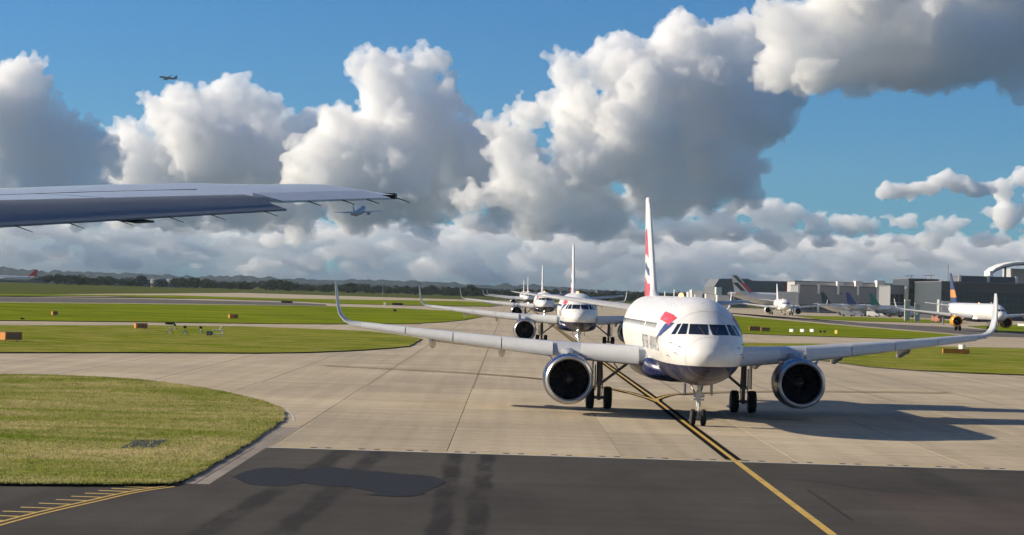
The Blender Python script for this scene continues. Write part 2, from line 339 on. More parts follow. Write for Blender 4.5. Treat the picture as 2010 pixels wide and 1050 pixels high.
strip('crack', smooth_path(px((1500, 936), (1600, 945), (1720, 963), (1850, 972), (2010, 978))), .05, .006, 'asphalt_dark', asphalt)
strip('crack', smooth_path(px((1570, 978), (1640, 979))), .05, .006, 'asphalt_dark', asphalt)
# yellow centreline: plain on asphalt, black-bordered on concrete
yl = [(8.5, 30), (8.5, 46)]
for k in range(9): strip('centreline_dash', [(8.46, 44+4.05*k+.03), (8.46, 44+4.05*(k+1)-.05)], .24, .005, 'yellow_paint', asphalt)
cl = [(8.45, 80.6), (8.45, 103.7), (8.5, 126), (8.3, 180), (7.9, 300), (7.5, 520), (7.0, 900)]
strip('centreline_border', cl, .62, .005, 'black_paint', concrete); strip('centreline', cl, .17, .010, 'yellow_paint', concrete)
def curve_line(pts):
    P = smooth_path(pts, 10); strip('curve_border', P, .62, .0075, 'black_paint', concrete); strip('curve_line', P, .2, .012, 'yellow_paint', concrete)
curve_line([(8.5, 124.5), (8.8, 127.5), (10.3, 133.6), (13.6, 139), (20, 144.5), (30, 149)])
curve_line([(8.45, 123.5), (8.0, 129), (6.7, 138), (3.5, 149), (-3, 158), (-14, 164)])
# broken yellow line along the asphalt edge
for k in range(17):
    x = -8.3+1.78*k; y = YB+.62
    sheet('edge_dash', [(x, y-.12), (x+1.0, y-.12), (x+1.0, y+.12), (x, y+.12)], .0065, 'faded_yellow', concrete)
    for dx in (1.06, 1.62): sheet('edge_stud_mark', [(x+dx, y-.15), (x+dx+.22, y-.15), (x+dx+.22, y+.15), (x+dx, y+.15)], .007, 'black_paint', concrete)
# edging slabs beside the near grass
def edging_slab(a, b, w): return mesh('edging_slab', [(a[0], a[1], .004), (a[0]+w, a[1], .004), (b[0]+w, b[1], .004), (b[0], b[1], .004), (a[0], a[1], -.05), (a[0]+w, a[1], -.05), (b[0]+w, b[1], -.05), (b[0], b[1], -.05)], [(0, 1, 2, 3), (0, 4, 5, 1), (1, 5, 6, 2), (2, 6, 7, 3), (3, 7, 4, 0)], 'edging', asphalt)
for k in range(11):
    y0 = 64.9+2.45*k; edging_slab((-9.62, y0+.03), (-9.62, y0+2.42), .38); edging_slab((-9.2, y0+.03), (-9.2, y0+2.42), .40)
strip('kerb_line', smooth_path(px((535, 796), (562, 806), (574, 816), (577, 826))), .09, .012, 'white_paint_line', asphalt)
# hatched double yellow line at lower left
hl = smooth_path(px((-60, 1049), (0, 1031), (90, 1007), (190, 984), (270, 966), (342, 955)), 6)
strip('double_line', hl, .11, .005, 'yellow_paint', asphalt); strip('double_line', [p+Vector((-.24, .10)) for p in hl], .11, .005, 'yellow_paint', asphalt)
for k in range(13):
    q = hl[int(5+k*1.95)]+Vector((-.28, .1)); strip('hatch_line', [(q.x, q.y), (q.x-.85, q.y+.03)], .17, .004, 'faded_yellow', asphalt)

# ------------------------------------------------------------------ grass areas: raised turf with ragged edges
def grass_area(name, outline, m, z=.07, jag=.12, step=1.2):
    P = [Vector((p[0], p[1])) for p in outline]; out = []
    for i in range(len(P)):
        a, b = P[i], P[(i+1) % len(P)]; n = max(1, int((b-a).length/step))
        n = min(n, 90)
        for j in range(n):
            p = a.lerp(b, j/n); p = p+Vector((noise.noise(Vector((p.x*.9, p.y*.9, 1))), noise.noise(Vector((p.x*.9, p.y*.9, 8)))))*jag; out.append(p)
    n = len(out)
    v = [(p.x, p.y, z) for p in out]+[(p.x, p.y, -.1) for p in out]
    o = mesh(name, v, [tuple(range(n))], m)
    if o.data.polygons[0].normal.z < 0: o.data.flip_normals()
    so = mesh('turf_edge', v, [(i, i+n, (i+1) % n+n, (i+1) % n) for i in range(n)], 'soil', o)
    tag(o, kind='structure'); return o, out
A_px = [(-40, 737), (0, 738), (60, 738), (130, 740), (200, 743), (270, 748), (340, 756), (400, 765), (445, 774), (480, 782), (515, 791), (540, 800), (552, 808), (554, 815), (552, 826), (525, 845), (500, 862), (465, 884), (430, 905), (400, 923), (370, 940), (348, 950), (330, 953), (200, 955), (0, 953), (-60, 953)]
_, outA = grass_area('grass_verge', px(*A_px), 'grass_near', .08, .14, .5)
B_pts = [gnd(-200, 692)]+px((0, 692), (300, 692), (500, 693), (600, 692), (700, 688), (760, 684), (800, 680), (815, 674), (828, 665), (800, 660), (723, 650), (640, 647), (480, 641), (300, 639), (0, 639))+[gnd(-200, 640)]
grass_area('grass_strip', B_pts, 'grass_mid', .05, .3, 2)
C_pts = [gnd(-250, 629)]+px((0, 629), (300, 632), (500, 635), (640, 636), (807, 635.5), (870, 632), (911, 628), (945, 622), (960, 617), (930, 613), (800, 606), (640, 601), (400, 598), (0, 594))+[gnd(-250, 590)]
grass_area('grass_strip', C_pts, 'grass_far', .05, .5, 4)
grass_area('grass_strip', px((-200, 577), (0, 577), (350, 580), (560, 586), (750, 589), (900, 591), (985, 595), (965, 601), (800, 599), (660, 596), (560, 590), (350, 585), (200, 581), (0, 580.5), (-200, 580)), 'grass_far', .05, .5, 5)
R1_pts = px((1400, 668), (1461, 673), (1600, 675), (1760, 679), (2010, 684), (2150, 687), (2200, 746), (2010, 736), (1900, 732), (1800, 727), (1705, 720), (1640, 711), (1589, 705), (1500, 694), (1440, 685))
grass_area('grass_strip', R1_pts, 'grass_mid', .05, .3, 2)
R2_pts = px((1380, 616), (1440, 620), (1520, 627), (1640, 638), (1760, 648), (1860, 656), (1935, 664), (1850, 666), (1740, 664), (1640, 661), (1540, 658), (1461, 655), (1400, 652), (1330, 640))
grass_area('grass_strip', R2_pts, 'grass_far', .05, .3, 3)
R3_pts = px((1560, 620), (1640, 621), (1760, 625), (1860, 629), (1900, 634), (1800, 633), (1680, 630), (1600, 626))
grass_area('grass_strip', R3_pts, 'grass_far', .05, .4, 5)
grass_area('grass_strip', px((1900, 640), (2010, 637), (2100, 640), (2100, 655), (2010, 652), (1960, 650)), 'grass_far', .05, .4, 5)
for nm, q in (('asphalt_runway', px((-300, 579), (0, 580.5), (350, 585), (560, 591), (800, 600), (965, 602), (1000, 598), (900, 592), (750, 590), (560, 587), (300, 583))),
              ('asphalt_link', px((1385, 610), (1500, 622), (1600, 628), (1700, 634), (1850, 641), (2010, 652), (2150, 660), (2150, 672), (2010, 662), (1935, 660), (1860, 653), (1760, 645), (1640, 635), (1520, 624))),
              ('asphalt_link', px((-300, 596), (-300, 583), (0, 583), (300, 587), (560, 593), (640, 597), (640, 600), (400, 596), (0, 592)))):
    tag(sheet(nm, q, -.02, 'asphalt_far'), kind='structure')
# blades on the near turf
def inside(poly, x, y):
    c = np.zeros(len(x), bool); n = len(poly)
    for i in range(n):
        x1, y1 = poly[i]; x2, y2 = poly[i-1]
        with np.errstate(divide='ignore', invalid='ignore'):
            c ^= ((y1 > y) != (y2 > y)) & (x < (x2-x1)*(y-y1)/((y2-y1) if y2 != y1 else 1e-9)+x1)
    return c
def blades(name, poly, n, seed, h0, h1, w, m, label, edge=None):
    g = np.random.default_rng(seed); P = np.array([(p[0], p[1]) for p in poly])
    lo, hi = P.min(0), P.max(0); lo = np.maximum(lo, (-34, 0)); c = g.uniform(lo, hi, (n, 2)); c = c[inside(P.tolist(), c[:, 0], c[:, 1])]
    if edge is not None:
        e = np.array([(p[0], p[1]) for p in edge]); k = g.integers(0, len(e), n//7); t = g.random((len(k), 1)); ee = e[k]*(1-t)+e[(k+1) % len(e)]*t+g.normal(0, .05, (len(k), 2)); c = np.vstack([c, ee])
    n = len(c); a = g.uniform(0, 2*PI, n); h = g.uniform(h0, h1, n)*(.55+.9*g.random(n)**2); d = np.stack([np.cos(a), np.sin(a)], 1); lean = g.normal(0, .45, (n, 2))*h[:, None]
    z = np.full(n, .07); V = np.zeros((n, 3, 3)); ww = w*(.5+g.random(n))
    V[:, 0, :2] = c-d*ww[:, None]; V[:, 1, :2] = c+d*ww[:, None]; V[:, 2, :2] = c+lean; V[:, 0, 2] = V[:, 1, 2] = z; V[:, 2, 2] = z+h
    me = bpy.data.meshes.new(name); me.vertices.add(3*n); me.loops.add(3*n); me.polygons.add(n)
    me.vertices.foreach_set('co', V.ravel()); me.loops.foreach_set('vertex_index', np.arange(3*n)); me.polygons.foreach_set('loop_start', np.arange(0, 3*n, 3)); me.update(); me.validate()
    me.materials.append(MATS[m]); o = bpy.data.objects.new(name, me); COL.objects.link(o); tag(o, label, 'grass', kind='stuff'); return o
blades('grass', outA, 230000, 5, .03, .085, .028, 'grass_blade', 'short olive and straw grass on the near verge', outA)
# drain pit in the near turf
dp = empty('drain_cover', gnd(283, 876)); tag(dp, 'dark rectangular drain cover set in the near grass', 'drain cover')
q = [gnd(a, b)-gnd(283, 876) for a, b in ((236, 884), (304, 882), (330, 868), (268, 868))]
MB().poly(q, .075, .095).build('frame', 'black_board', dp)
for k in range(6):
    a = q[0].lerp(q[1], (k+.5)/6); b = q[3].lerp(q[2], (k+.5)/6); strip('grate_bar', [a.lerp(b, .08), a.lerp(b, .92)], .07, .099, 'asphalt_track', dp)
print('ground', time.time()-T0)

# ================================================================== AIRLINERS
def table(xs, ys):                                       # smooth monotone curve through a table
    xs = np.array(xs, float); ys = np.array(ys, float); h = np.diff(xs); d = np.diff(ys)/h; m = np.zeros(len(xs)); m[0] = d[0]; m[-1] = d[-1]
    for i in range(1, len(xs)-1): m[i] = 0 if d[i-1]*d[i] <= 0 else 2*d[i-1]*d[i]/(d[i-1]+d[i])
    def f(x):
        i = int(min(max(np.searchsorted(xs, x)-1, 0), len(h)-1)); t = (x-xs[i])/h[i]; t2, t3 = t*t, t*t*t
        return float((2*t3-3*t2+1)*ys[i]+(t3-2*t2+t)*h[i]*m[i]+(-2*t3+3*t2)*ys[i+1]+(t3-t2)*h[i]*m[i+1])
    return f
LIFT = .13
S_ = [0, .03, .1, .25, .5, .9, 1.4, 1.8, 2.2, 2.7, 3.3, 4.2, 5.5, 7, 24, 26, 28, 30, 32, 34, 36, 37.57]
ZT = table(S_, [3.20, 3.36, 3.48, 3.65, 3.85, 4.07, 4.30, 4.47, 4.72, 5.02, 5.34, 5.62, 5.82, 5.87, 5.87, 5.87, 5.87, 5.87, 5.84, 5.76, 5.56, 5.32])
ZB = table(S_, [3.16, 2.99, 2.86, 2.68, 2.48, 2.27, 2.10, 2.02, 1.95, 1.89, 1.83, 1.77, 1.74, 1.73, 1.73, 1.82, 2.12, 2.60, 3.15, 3.75, 4.42, 4.98])
HW = table(S_, [.02, .21, .39, .62, .86, 1.11, 1.34, 1.48, 1.58, 1.69, 1.78, 1.88, 1.95, 1.975, 1.975, 1.95, 1.84, 1.62, 1.32, .97, .54, .17])
def fus_x(s, z, lift=LIFT):                              # half width of the body at station s, height z
    zt, zb, hw = ZT(s)+lift, ZB(s)+lift, HW(s); zc, hh = (zt+zb)/2, (zt-zb)/2; k = (z-zc)/hh
    return hw*math.sqrt(max(0, 1-min(1, abs(k))**2))
def le(y): return 11.9+(y-2)*.505
def te(y): return 18.9 if y < 6.4 else 18.9+(y-6.4)*.20
ZW = table([0, 2, 6, 11, 16.6], [2.93, 3.0, 3.18, 3.60, 4.15]); HT = table([0, 2, 6, 11, 16.6], [.85, .80, .66, .48, .27])
AF = [(.000, -.42), (-.008, -.28), (.0, -.08), (.02, .12), (.06, .32), (.14, .50), (.28, .60), (.45, .56), (.65, .38), (.85, .12), (1.0, -.10), (1.0, -.14), (.85, -.10), (.65, -.18), (.45, -.32), (.28, -.40), (.12, -.42), (.04, -.46)]
def airliner(name, label, cat, group, loc, yaw, spec):
    plug_f, plug_a = spec.get('plug', (0, 0)); lean = spec.get('lean', 0); lift = LIFT+spec.get('lift', 0); det = spec.get('detail', 1); body = spec.get('body', 'white_over_navy'); finm = spec.get('fin', 'white_body')
    eng_m = spec.get('engine', 'navy'); gear = spec.get('gear', True); L2 = spec.get('lift', 0)
    root = empty(name, loc, yaw-PI/2, spec.get('scale', 1)); tag(root, label, cat, group)
    st = lambda s: s+(plug_f if s > 9 else 0)+(plug_a if s > 21 else 0)
    # fuselage
    ns = 56 if det else 28; ss = [0, .03, .06, .1, .17, .25, .37, .5, .7, .9, 1.15, 1.4, 1.6, 1.8, 2, 2.2, 2.45, 2.7, 3, 3.3, 3.75, 4.2, 4.8, 5.5, 6.2, 7, 9, 12, 16, 20, 22, 24, 25, 26, 27, 28, 29, 30, 31, 32, 33, 34, 35, 36, 37, 37.5]
    if not det: ss = ss[::2]+[37.5]
    rings = []
    for s in ss:
        zt, zb, hw = ZT(s)+lift, ZB(s)+lift, HW(s); zc, hh = (zt+zb)/2, (zt-zb)/2
        rings.append([Vector((hw*math.cos(2*PI*k/ns), st(s), zc+hh*math.sin(2*PI*k/ns))) for k in range(ns)])
    fu = MB().loft(rings).build('fuselage', body, root, 60)
    # belly fairing
    fr = []
    for s, hw, zb, zt in ((9.6, .9, 1.95, 2.2), (10.2, 1.55, 1.75, 2.7), (11.2, 2.02, 1.62, 3.0), (12.6, 2.16, 1.58, 3.15), (16, 2.18, 1.57, 3.15), (19, 2.15, 1.60, 3.1), (20.5, 1.85, 1.68, 2.8), (21.6, 1.0, 1.85, 2.3)):
        zc, hh = (zt+zb)/2+lift, (zt-zb)/2; n = 28
        sg = lambda x: math.copysign(abs(x)**.72, x)
        fr.append([Vector((hw*sg(math.cos(2*PI*k/n)), st(s), zc+hh*sg(math.sin(2*PI*k/n)))) for k in range(n)])
    MB().loft(fr).build('belly_fairing', spec.get('belly', body), root, 60)
    # wings (side +1 = the aircraft's right wing, which is -x here)
    def P(side, y, s, z): return Vector((-side*y, st(s) if s <= 21 else s+plug_f, z+L2+lean*side*y))
    for side in (1, -1):
        rings = []
        ys = [1.2, 2, 3, 4.2, 5.3, 6.4, 8, 9.6, 11.2, 12.8, 14.4, 15.6, 16.6]
        for y in ys:
            c = te(y)-le(y); rings.append([P(side, y, le(y)+c*a, ZW(y)+HT(y)*b) for a, b in AF])
        # the tip curves up into a sharklet
        if spec.get('sharklet', True):
            for dy, dz, ds, c, rot, h in ((.35, .05, .25, 1.55, .25, .23), (.72, .22, .50, 1.45, .62, .20), (.98, .52, .75, 1.35, 1.05, .18), (1.12, .95, 1.02, 1.22, 1.30, .16), (1.22, 1.5, 1.38, 1.0, 1.40, .14), (1.30, 2.0, 1.75, .78, 1.42, .12), (1.35, 2.36, 2.12, .50, 1.42, .08)):
                rings.append([P(side, 16.6+dy-math.sin(rot)*h*b, le(16.6)+ds+c*a, ZW(16.6)+dz+math.cos(rot)*h*b) for a, b in AF])
        wg = MB().loft(rings).build('wing', spec.get('wing', 'wing_grey'), root, 35)
        tag(wg, label='grey wing with upturned white tip' if spec.get('sharklet', True) else None)
        if det:
            for y0, y1 in ((2.25, 5.05), (6.45, 9.0), (9.05, 11.5), (11.55, 14.0), (14.05, 16.4)):
                rr = []
                for k in range(4):
                    y = y0+(y1-y0)*k/3; c = te(y)-le(y); h = HT(y); zc = ZW(y)
                    o_ = [(.03, -.62), (-.02, -.52), (-.035, -.30), (-.022, -.02), (.005, .22), (.05, .42), (.13, .58)]; i_ = [(.125, .535), (.055, .36), (.02, .16), (.0, -.05), (-.012, -.28), (.0, -.44), (.035, -.56)]
                    sx = .11/.13*min(1, 4.5/c)
                    rr.append([P(side, y, le(y)+c*a*sx-.03, zc+h*b) for a, b in o_+i_])
                MB().loft(rr).build('slat', 'slat_white', root, 40)
            for y in (4.6, 8.9, 12.6):                  # flap track fairings
                rr = []
                for s, r_ in ((-2.0, .03), (-1.6, .16), (-.6, .24), (.3, .23), (1.0, .14), (1.5, .03)):
                    c = P(side, y, te(y)+s-.1, ZW(y)-HT(y)*.3-.22-(.14 if s > 0 else 0)-max(0, s)*.18); rr.append([c+Vector((r_*.8*math.cos(2*PI*k/10), 0, r_*1.25*math.sin(2*PI*k/10))) for k in range(10)])
                MB().loft(rr).build('flap_fairing', 'fairing_grey', root, 50)
            rr = [[P(side, y, te(y)+a*1.0-.12, ZW(y)-HT(y)*.12-.06+b) for a, b in ((0, .08), (.5, 0), (1, -.32), (1, -.35), (.5, -.1), (0, -.05))] for y in (2.3, 6.3, 9, 12.4)]
            MB().loft(rr).build('flap', 'wing_grey', root, 30)
        # engine
        EY = 5.75; ec = P(side, EY, 0, 1.80-L2*.0); ec.y = 0; es = 10.7+plug_f; big = spec.get('eng_scale', 1)
        en = MB(); n = 44 if det else 20
        en.lathe([(d*big, r_*big) for d, r_ in ((.10, 1.155), (.35, 1.22), (.8, 1.262), (1.4, 1.272), (2.1, 1.24), (2.8, 1.14), (3.3, 1.02), (3.3, .98), (2.4, 1.0), (1.4, .99), (.5, .975), (.22, .985))], (ec.x, es, ec.z), n, close=True)
        eo = en.build('engine', eng_m, root, 50)
        MB().lathe([(d*big, r_*big) for d, r_ in ((.16, 1.178), (.06, 1.14), (.0, 1.085), (.02, 1.035), (.10, 1.0), (.30, .972), (.31, .992), (.12, 1.03), (.06, 1.07), (.14, 1.15))], (ec.x, es, ec.z), n, close=True).build('inlet_lip', spec.get('lip', 'chrome_lip'), eo, 60)
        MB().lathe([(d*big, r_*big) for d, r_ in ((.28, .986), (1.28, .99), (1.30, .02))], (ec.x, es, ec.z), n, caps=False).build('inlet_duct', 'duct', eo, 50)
        MB().lathe([(d*big, r_*big) for d, r_ in ((3.0, .95), (3.3, .78), (4.1, .52), (4.6, .30), (5.0, .08))], (ec.x, es, ec.z), 24).build('exhaust_cone', 'engine_core', eo, 50)
        if det:
            MB().lathe([(d*big, r_*big) for d, r_ in ((.62, .01), (.68, .08), (.85, .2), (1.15, .31), (1.2, .31))], (ec.x, es, ec.z), 20).build('spinner', 'spinner', eo, 60)
            fb = None
            for k in range(18):
                if fb is None:
                    v = []
                    for r_, tw, c in ((.28, .35, .24), (.5, .6, .30), (.72, .85, .34), (.95, 1.05, .30)):
                        v += [Vector((-math.sin(tw)*c/2, .98-math.cos(tw)*c/2, r_))*1, Vector((math.sin(tw)*c/2, .98+math.cos(tw)*c/2, r_))]
                    o = mesh('fan_blade', v, [(0, 1, 3, 2), (2, 3, 5, 4), (4, 5, 7, 6)], 'fan_blade', eo, 60); fb = o.data
                else: o = mesh('fan_blade', 0, 0, parent=eo, mesh_data=fb)
                o.location = (ec.x, es, ec.z); o.rotation_euler = (0, 2*PI*k/18, 0); o.scale = (big,)*3
            for sd in (-1, 1):                           # small strakes on the nacelle shoulders
                a = sd*.72; v = [Vector((ec.x+math.sin(a)*r_*big, es+d*big, ec.z+math.cos(a)*r_*big)) for d, r_ in ((.9, 1.26), (1.9, 1.26), (1.9, 1.50), (1.5, 1.52))]
                v2 = [p+Vector((.03, 0, .02)) for p in v]; MB().add(v+v2, [(0, 1, 2, 3), (7, 6, 5, 4), (0, 4, 5, 1), (1, 5, 6, 2), (2, 6, 7, 3), (3, 7, 4, 0)]).build('strake', eng_m, eo)
        rr = []
        yc = EY
        for s, zl, zu, w in ((es+.9, ec.z+1.20*big, ec.z+1.30*big, .10), (es+1.6, ec.z+1.15*big, ec.z+1.52*big, .22), (es+3.0, ec.z+1.0*big, P(side, yc, 0, ZW(yc)).z+.12, .26), (es+4.2, ec.z+.8*big, P(side, yc, 0, ZW(yc)).z+.1, .26), (es+6, ec.z+.95, P(side, yc, 0, ZW(yc)).z-.05, .12)):
            rr.append([Vector((ec.x+dx, s, z)) for dx, z in ((-w, zl), (-w, zu-.05), (-w*.6, zu), (w*.6, zu), (w, zu-.05), (w, zl))])
        MB().loft(rr).build('pylon', 'fairing_grey', root, 40)
        # tailplane
        rr = []
        for y, l, t_, z, h in ((.3, 30.3, 34.6, 5.05, .40), (1.2, 30.9, 34.9, 5.12, .38), (6.1, 34.1, 35.9, 5.68, .18), (6.25, 34.35, 35.9, 5.70, .10)):
            rr.append([Vector((-side*y, st(l)+(t_-l)*a, z+lift+h*b)) for a, b in AF])
        MB().loft(rr).build('tailplane', spec.get('tailplane', 'wing_grey'), root, 40)
        # main gear
        if gear:
            gx = -side*3.795; gy = 17.71+plug_f; mg = MB(); zt = ZW(3.8)+L2-.15
            mg.tube((gx, gy, .45), (gx, gy, 1.35), .10, n=12); mg.tube((gx, gy, 1.25), (gx, gy, zt), .155, n=12); mg.tube((gx-.5, gy, .585), (gx+.5, gy, .585), .085, n=10)
            mg.tube((gx, gy, 1.25), (gx+side*1.75, gy-.1, 2.65+L2), .075, n=10); mg.tube((gx, gy+.18, .75), (gx, gy+.42, 1.1), .04); mg.tube((gx, gy+.42, 1.1), (gx, gy+.15, 1.5), .04)
            mg.tube((gx-side*.22, gy-.1, .95), (gx-side*.22, gy-.05, 2.3), .035)
            mg.tube((gx+side*.14, gy-.12, .6), (gx+side*.18, gy-.14, 1.5), .022, n=6); mg.tube((gx+side*.18, gy-.14, 1.5), (gx+side*.12, gy-.1, 2.4), .022, n=6); mg.box(gx-.16, gx+.16, gy-.2, gy+.2, 1.22, 1.42); mg.tube((gx+side*1.0, gy-.05, 2.05), (gx+side*.6, gy-.02, 2.6), .035, n=6)
            lg = mg.build('main_leg', 'gear_grey', root, 40)
            MB().box(gx-side*.36-.02, gx-side*.36+.02, gy-.42, gy+.42, 1.25, zt+.05).build('gear_door', body if det else 'white_body', lg)
            for k in (-1, 1): wheel(lg, (gx+k*.465, gy, .585), .585, .40, det)
    # nose gear
    if gear:
        gy = 5.07; ng = MB(); ng.tube((0, gy, .36), (0, gy, .95), .06); ng.tube((0, gy, .9), (0, gy-.12, 2.0+L2), .105); ng.tube((-.32, gy, .38), (.32, gy, .38), .06)
        ng.tube((0, gy, 1.1), (-.32, gy+.9, 2.0+L2), .04); ng.tube((0, gy, 1.1), (.32, gy+.9, 2.0+L2), .04); ng.tube((-.26, gy-.06, 1.22), (.26, gy-.06, 1.22), .045); ng.tube((0, gy-.12, .55), (0, gy-.26, .8), .03); ng.tube((0, gy-.26, .8), (0, gy-.1, 1.1), .03)
        ng.box(-.13, .13, gy-.2, gy-.04, 1.3, 1.62)
        lg = ng.build('nose_leg', 'gear_white', root, 40)
        for k in (-1, 1):
            wheel(lg, (k*.25, gy, .385), .385, .22, det)
            MB().box(k*.62-.018, k*.62+.018, gy-.1, gy+.62, 1.42, 1.95+L2, Matrix.Translation((0, 0, 0))).build('nose_gear_door', body, lg)
            MB().lathe([(0, .02), (-.03, .075), (-.02, .10), (.06, .09), (.1, .02)], (k*.17, gy-.16, 1.42), 14).build('taxi_lamp', 'taxi_light' if spec.get('lights') else 'chrome_lip', lg, 50)
    # fin
    f_h = spec.get('fin_h', 11.78)-11.78; rr = []
    for z, l, t_, th in ((5.55, 27.3, 34.9, .62), (5.85, 28.0, 35.0, .62), (6.15, 28.75, 35.1, .56), (6.8, 29.45, 35.25, .50), (8.2, 30.75, 35.55, .42), (10, 32.4, 35.95, .34), (11.3+f_h, 33.6+f_h*.8, 36.2+f_h*.2, .27), (11.72+f_h, 34.1+f_h*.8, 36.28+f_h*.2, .22), (11.78+f_h, 34.5+f_h*.8, 36.2+f_h*.2, .12)):
        sec = [(0, 0), (.02, .28), (.08, .40), (.2, .5), (.4, .5), (.7, .3), (1, .03), (1, -.03), (.7, -.3), (.4, -.5), (.2, -.5), (.08, -.40), (.02, -.28)]
        rr.append([Vector((th*b, st(l)+(t_-l)*a, z+lift)) for a, b in sec])
    MB().loft(rr).build('fin', finm, root, 40)
    if det:                                             # beacons, antennas
        o = MB().lathe([(0, .14), (.08, .13), (.16, .09), (.2, .01)], (0, 0, 0), 12, 'x').build('beacon_lamp', 'beacon', root, 50)
        o.rotation_euler = (0, -PI/2, 0); o.location = (0, 14.2+plug_f, 5.87+lift-.02)
        o2 = mesh('beacon_lamp', 0, 0, parent=root, mesh_data=o.data); o2.rotation_euler = (0, PI/2, 0); o2.location = (0, 10.6+plug_f, 1.57+lift+.32)
        MB().add([Vector(p) for p in ((-.02, 9, 5.85+lift), (.02, 9, 5.85+lift), (.02, 9.5, 5.85+lift), (-.02, 9.5, 5.85+lift), (-.01, 9.3, 6.25+lift), (.01, 9.3, 6.25+lift), (.01, 9.5, 6.25+lift), (-.01, 9.5, 6.25+lift))], [(0, 1, 2, 3), (4, 7, 6, 5), (0, 4, 5, 1), (1, 5, 6, 2), (2, 6, 7, 3), (3, 7, 4, 0)]).build('antenna', 'white_body', root)
    # cockpit panes: corners given as (half-width fraction angle) on the nose surface
    PAN = spec.get('panes')
    for pane in COCKPIT:
        for sd in (1, -1):
            nu, nv = 7, 5; v = []
            for p in pane:
                zc = (ZT(p.y)+ZB(p.y))/2+LIFT; nrm = Vector((p.x/HW(p.y)**2, -.55, (p.z-zc)/((ZT(p.y)-ZB(p.y))/2)**2)).normalized(); q_ = p+nrm*.016; v.append(Vector((sd*q_.x, q_.y, q_.z+L2)))
            MB().add(v, [(r_*nu+c, r_*nu+c+1, (r_+1)*nu+c+1, (r_+1)*nu+c) for r_ in range(nv-1) for c in range(nu-1)]).build('cockpit_pane', 'glass_dark', root, 60)
    return root
def wheel(parent, c, r_, w, det=1):
    c = Vector(c); n = 28 if det else 14
    t = MB().lathe([(-w/2, r_*.55), (-w/2, r_*.86), (-w*.42, r_*.95), (-w*.28, r_*.99), (0, r_), (w*.28, r_*.99), (w*.42, r_*.95), (w/2, r_*.86), (w/2, r_*.55)], c, n, 'x').build('tyre', 'rubber', parent, 50)
    if det: MB().lathe([(-w*.44, r_*.05), (-w*.46, r_*.50), (-w*.515, r_*.56), (w*.515, r_*.56), (w*.46, r_*.50), (w*.44, r_*.05)], c, 20, 'x').build('rim', 'rim', parent, 40)
# first aircraft of the queue: pose from the photograph
P1_LOC, P1_YAW = Vector((9.024, 96.83, 0)), 1.5979
P1_M = Matrix.Translation(P1_LOC) @ Matrix.Rotation(P1_YAW-PI/2, 4, 'Z'); P1_I = P1_M.inverted()
def on_body(u, v):                                    # where a sight line meets the body of the first aircraft
    o = P1_I @ Vector((0, 0, H)); d = (P1_I.to_3x3() @ ray(u, v)); d = d/d.y*1.0; t0 = (0-o.y)/d.y; t = t0-.02
    while t < t0+30:
        p = o+d*t; s = max(0, p.y)
        if abs(p.x) < fus_x(s, p.z) and ZB(s)+LIFT < p.z < ZT(s)+LIFT: return p
        t += .01
    return o+d*(t0+3)
def pane_px(q):                                       # a pane as a 7 x 5 grid on the skin; corners tl, tr, br, bl
    lp = lambda a, b, t: (a[0]+(b[0]-a[0])*t, a[1]+(b[1]-a[1])*t)
    return [on_body(*lp(lp(q[0], q[1], c/6), lp(q[3], q[2], c/6), r_/4)) for r_ in range(5) for c in range(7)]
COCKPIT = [[Vector((-p.x, p.y, p.z)) for p in pane_px(q)] for q in (
    [(1354.5, 636), (1389, 637), (1390, 657.5), (1351.5, 656)],
    [(1340.5, 635), (1351, 635.5), (1347, 656), (1329.5, 656)],
    [(1330, 636), (1337.5, 635), (1326, 656), (1317, 656.5)])]
p1 = airliner('airliner', 'nearest white jetliner with navy belly, red and blue ribbon emblem, facing the camera', 'airplane', 'jets queueing on the taxiway', P1_LOC, P1_YAW, dict(lean=-.0095, fin='fin_red_white_blue'))
# ribbon emblem beside the cockpit, both sides
def decal(name, outline, m, parent, flip=False):       # outline as (station, height) points, laid on the skin
    pts = outline; n = len(pts); v = []
    for s, z in pts: v.append(Vector(((1 if flip else -1)*(fus_x(s, z)+.012), s, z)))
    for s, z in pts: v.append(Vector(((1 if flip else -1)*(fus_x(s, z)-.03), s, z)))
    bm = MB().add(v, [tuple(range(n)), tuple(range(n, 2*n))[::-1]]+[(i, i+n, (i+1) % n+n, (i+1) % n) for i in range(n)])
    return bm.build(name, m, parent)
def strip_decal(name, top, bot, m, parent, flip=False):
    def dense(P): return [(P[i][0]+(P[i+1][0]-P[i][0])*t/6, P[i][1]+(P[i+1][1]-P[i][1])*t/6) for i in range(len(P)-1) for t in range(6)]+[P[-1]]
    top, bot = dense(top), dense(bot); v = []; f = []; n = len(top); sgn = 1 if flip else -1
    for (s, z), (s2, z2) in zip(top, bot):
        for k in range(5):
            a = s+(s2-s)*k/4; b = z+(z2-z)*k/4; v.append(Vector((sgn*(fus_x(a, b)+.022), a, b+.004)))
    for i in range(n-1):
        for k in range(4): f.append((i*5+k, i*5+k+1, (i+1)*5+k+1, (i+1)*5+k))
    return MB().add(v, f).build(name, m, parent, 60)
for fl in (False, True):
    strip_decal('ribbon_emblem', [(3.45, 5.02), (4.2, 5.16), (5.4, 5.24), (6.0, 5.26), (6.6, 5.27)], [(3.75, 4.64), (4.3, 4.76), (5.4, 4.84), (6.0, 4.86), (6.6, 4.88)], 'ribbon_red', p1, fl)
    strip_decal('ribbon_emblem', [(3.25, 4.80), (3.4, 4.6), (3.8, 4.40), (4.6, 4.18), (6.0, 4.02)], [(4.5, 4.72), (4.8, 4.50), (5.2, 4.28), (5.9, 4.06), (6.9, 3.92)], 'ribbon_blue', p1, fl)
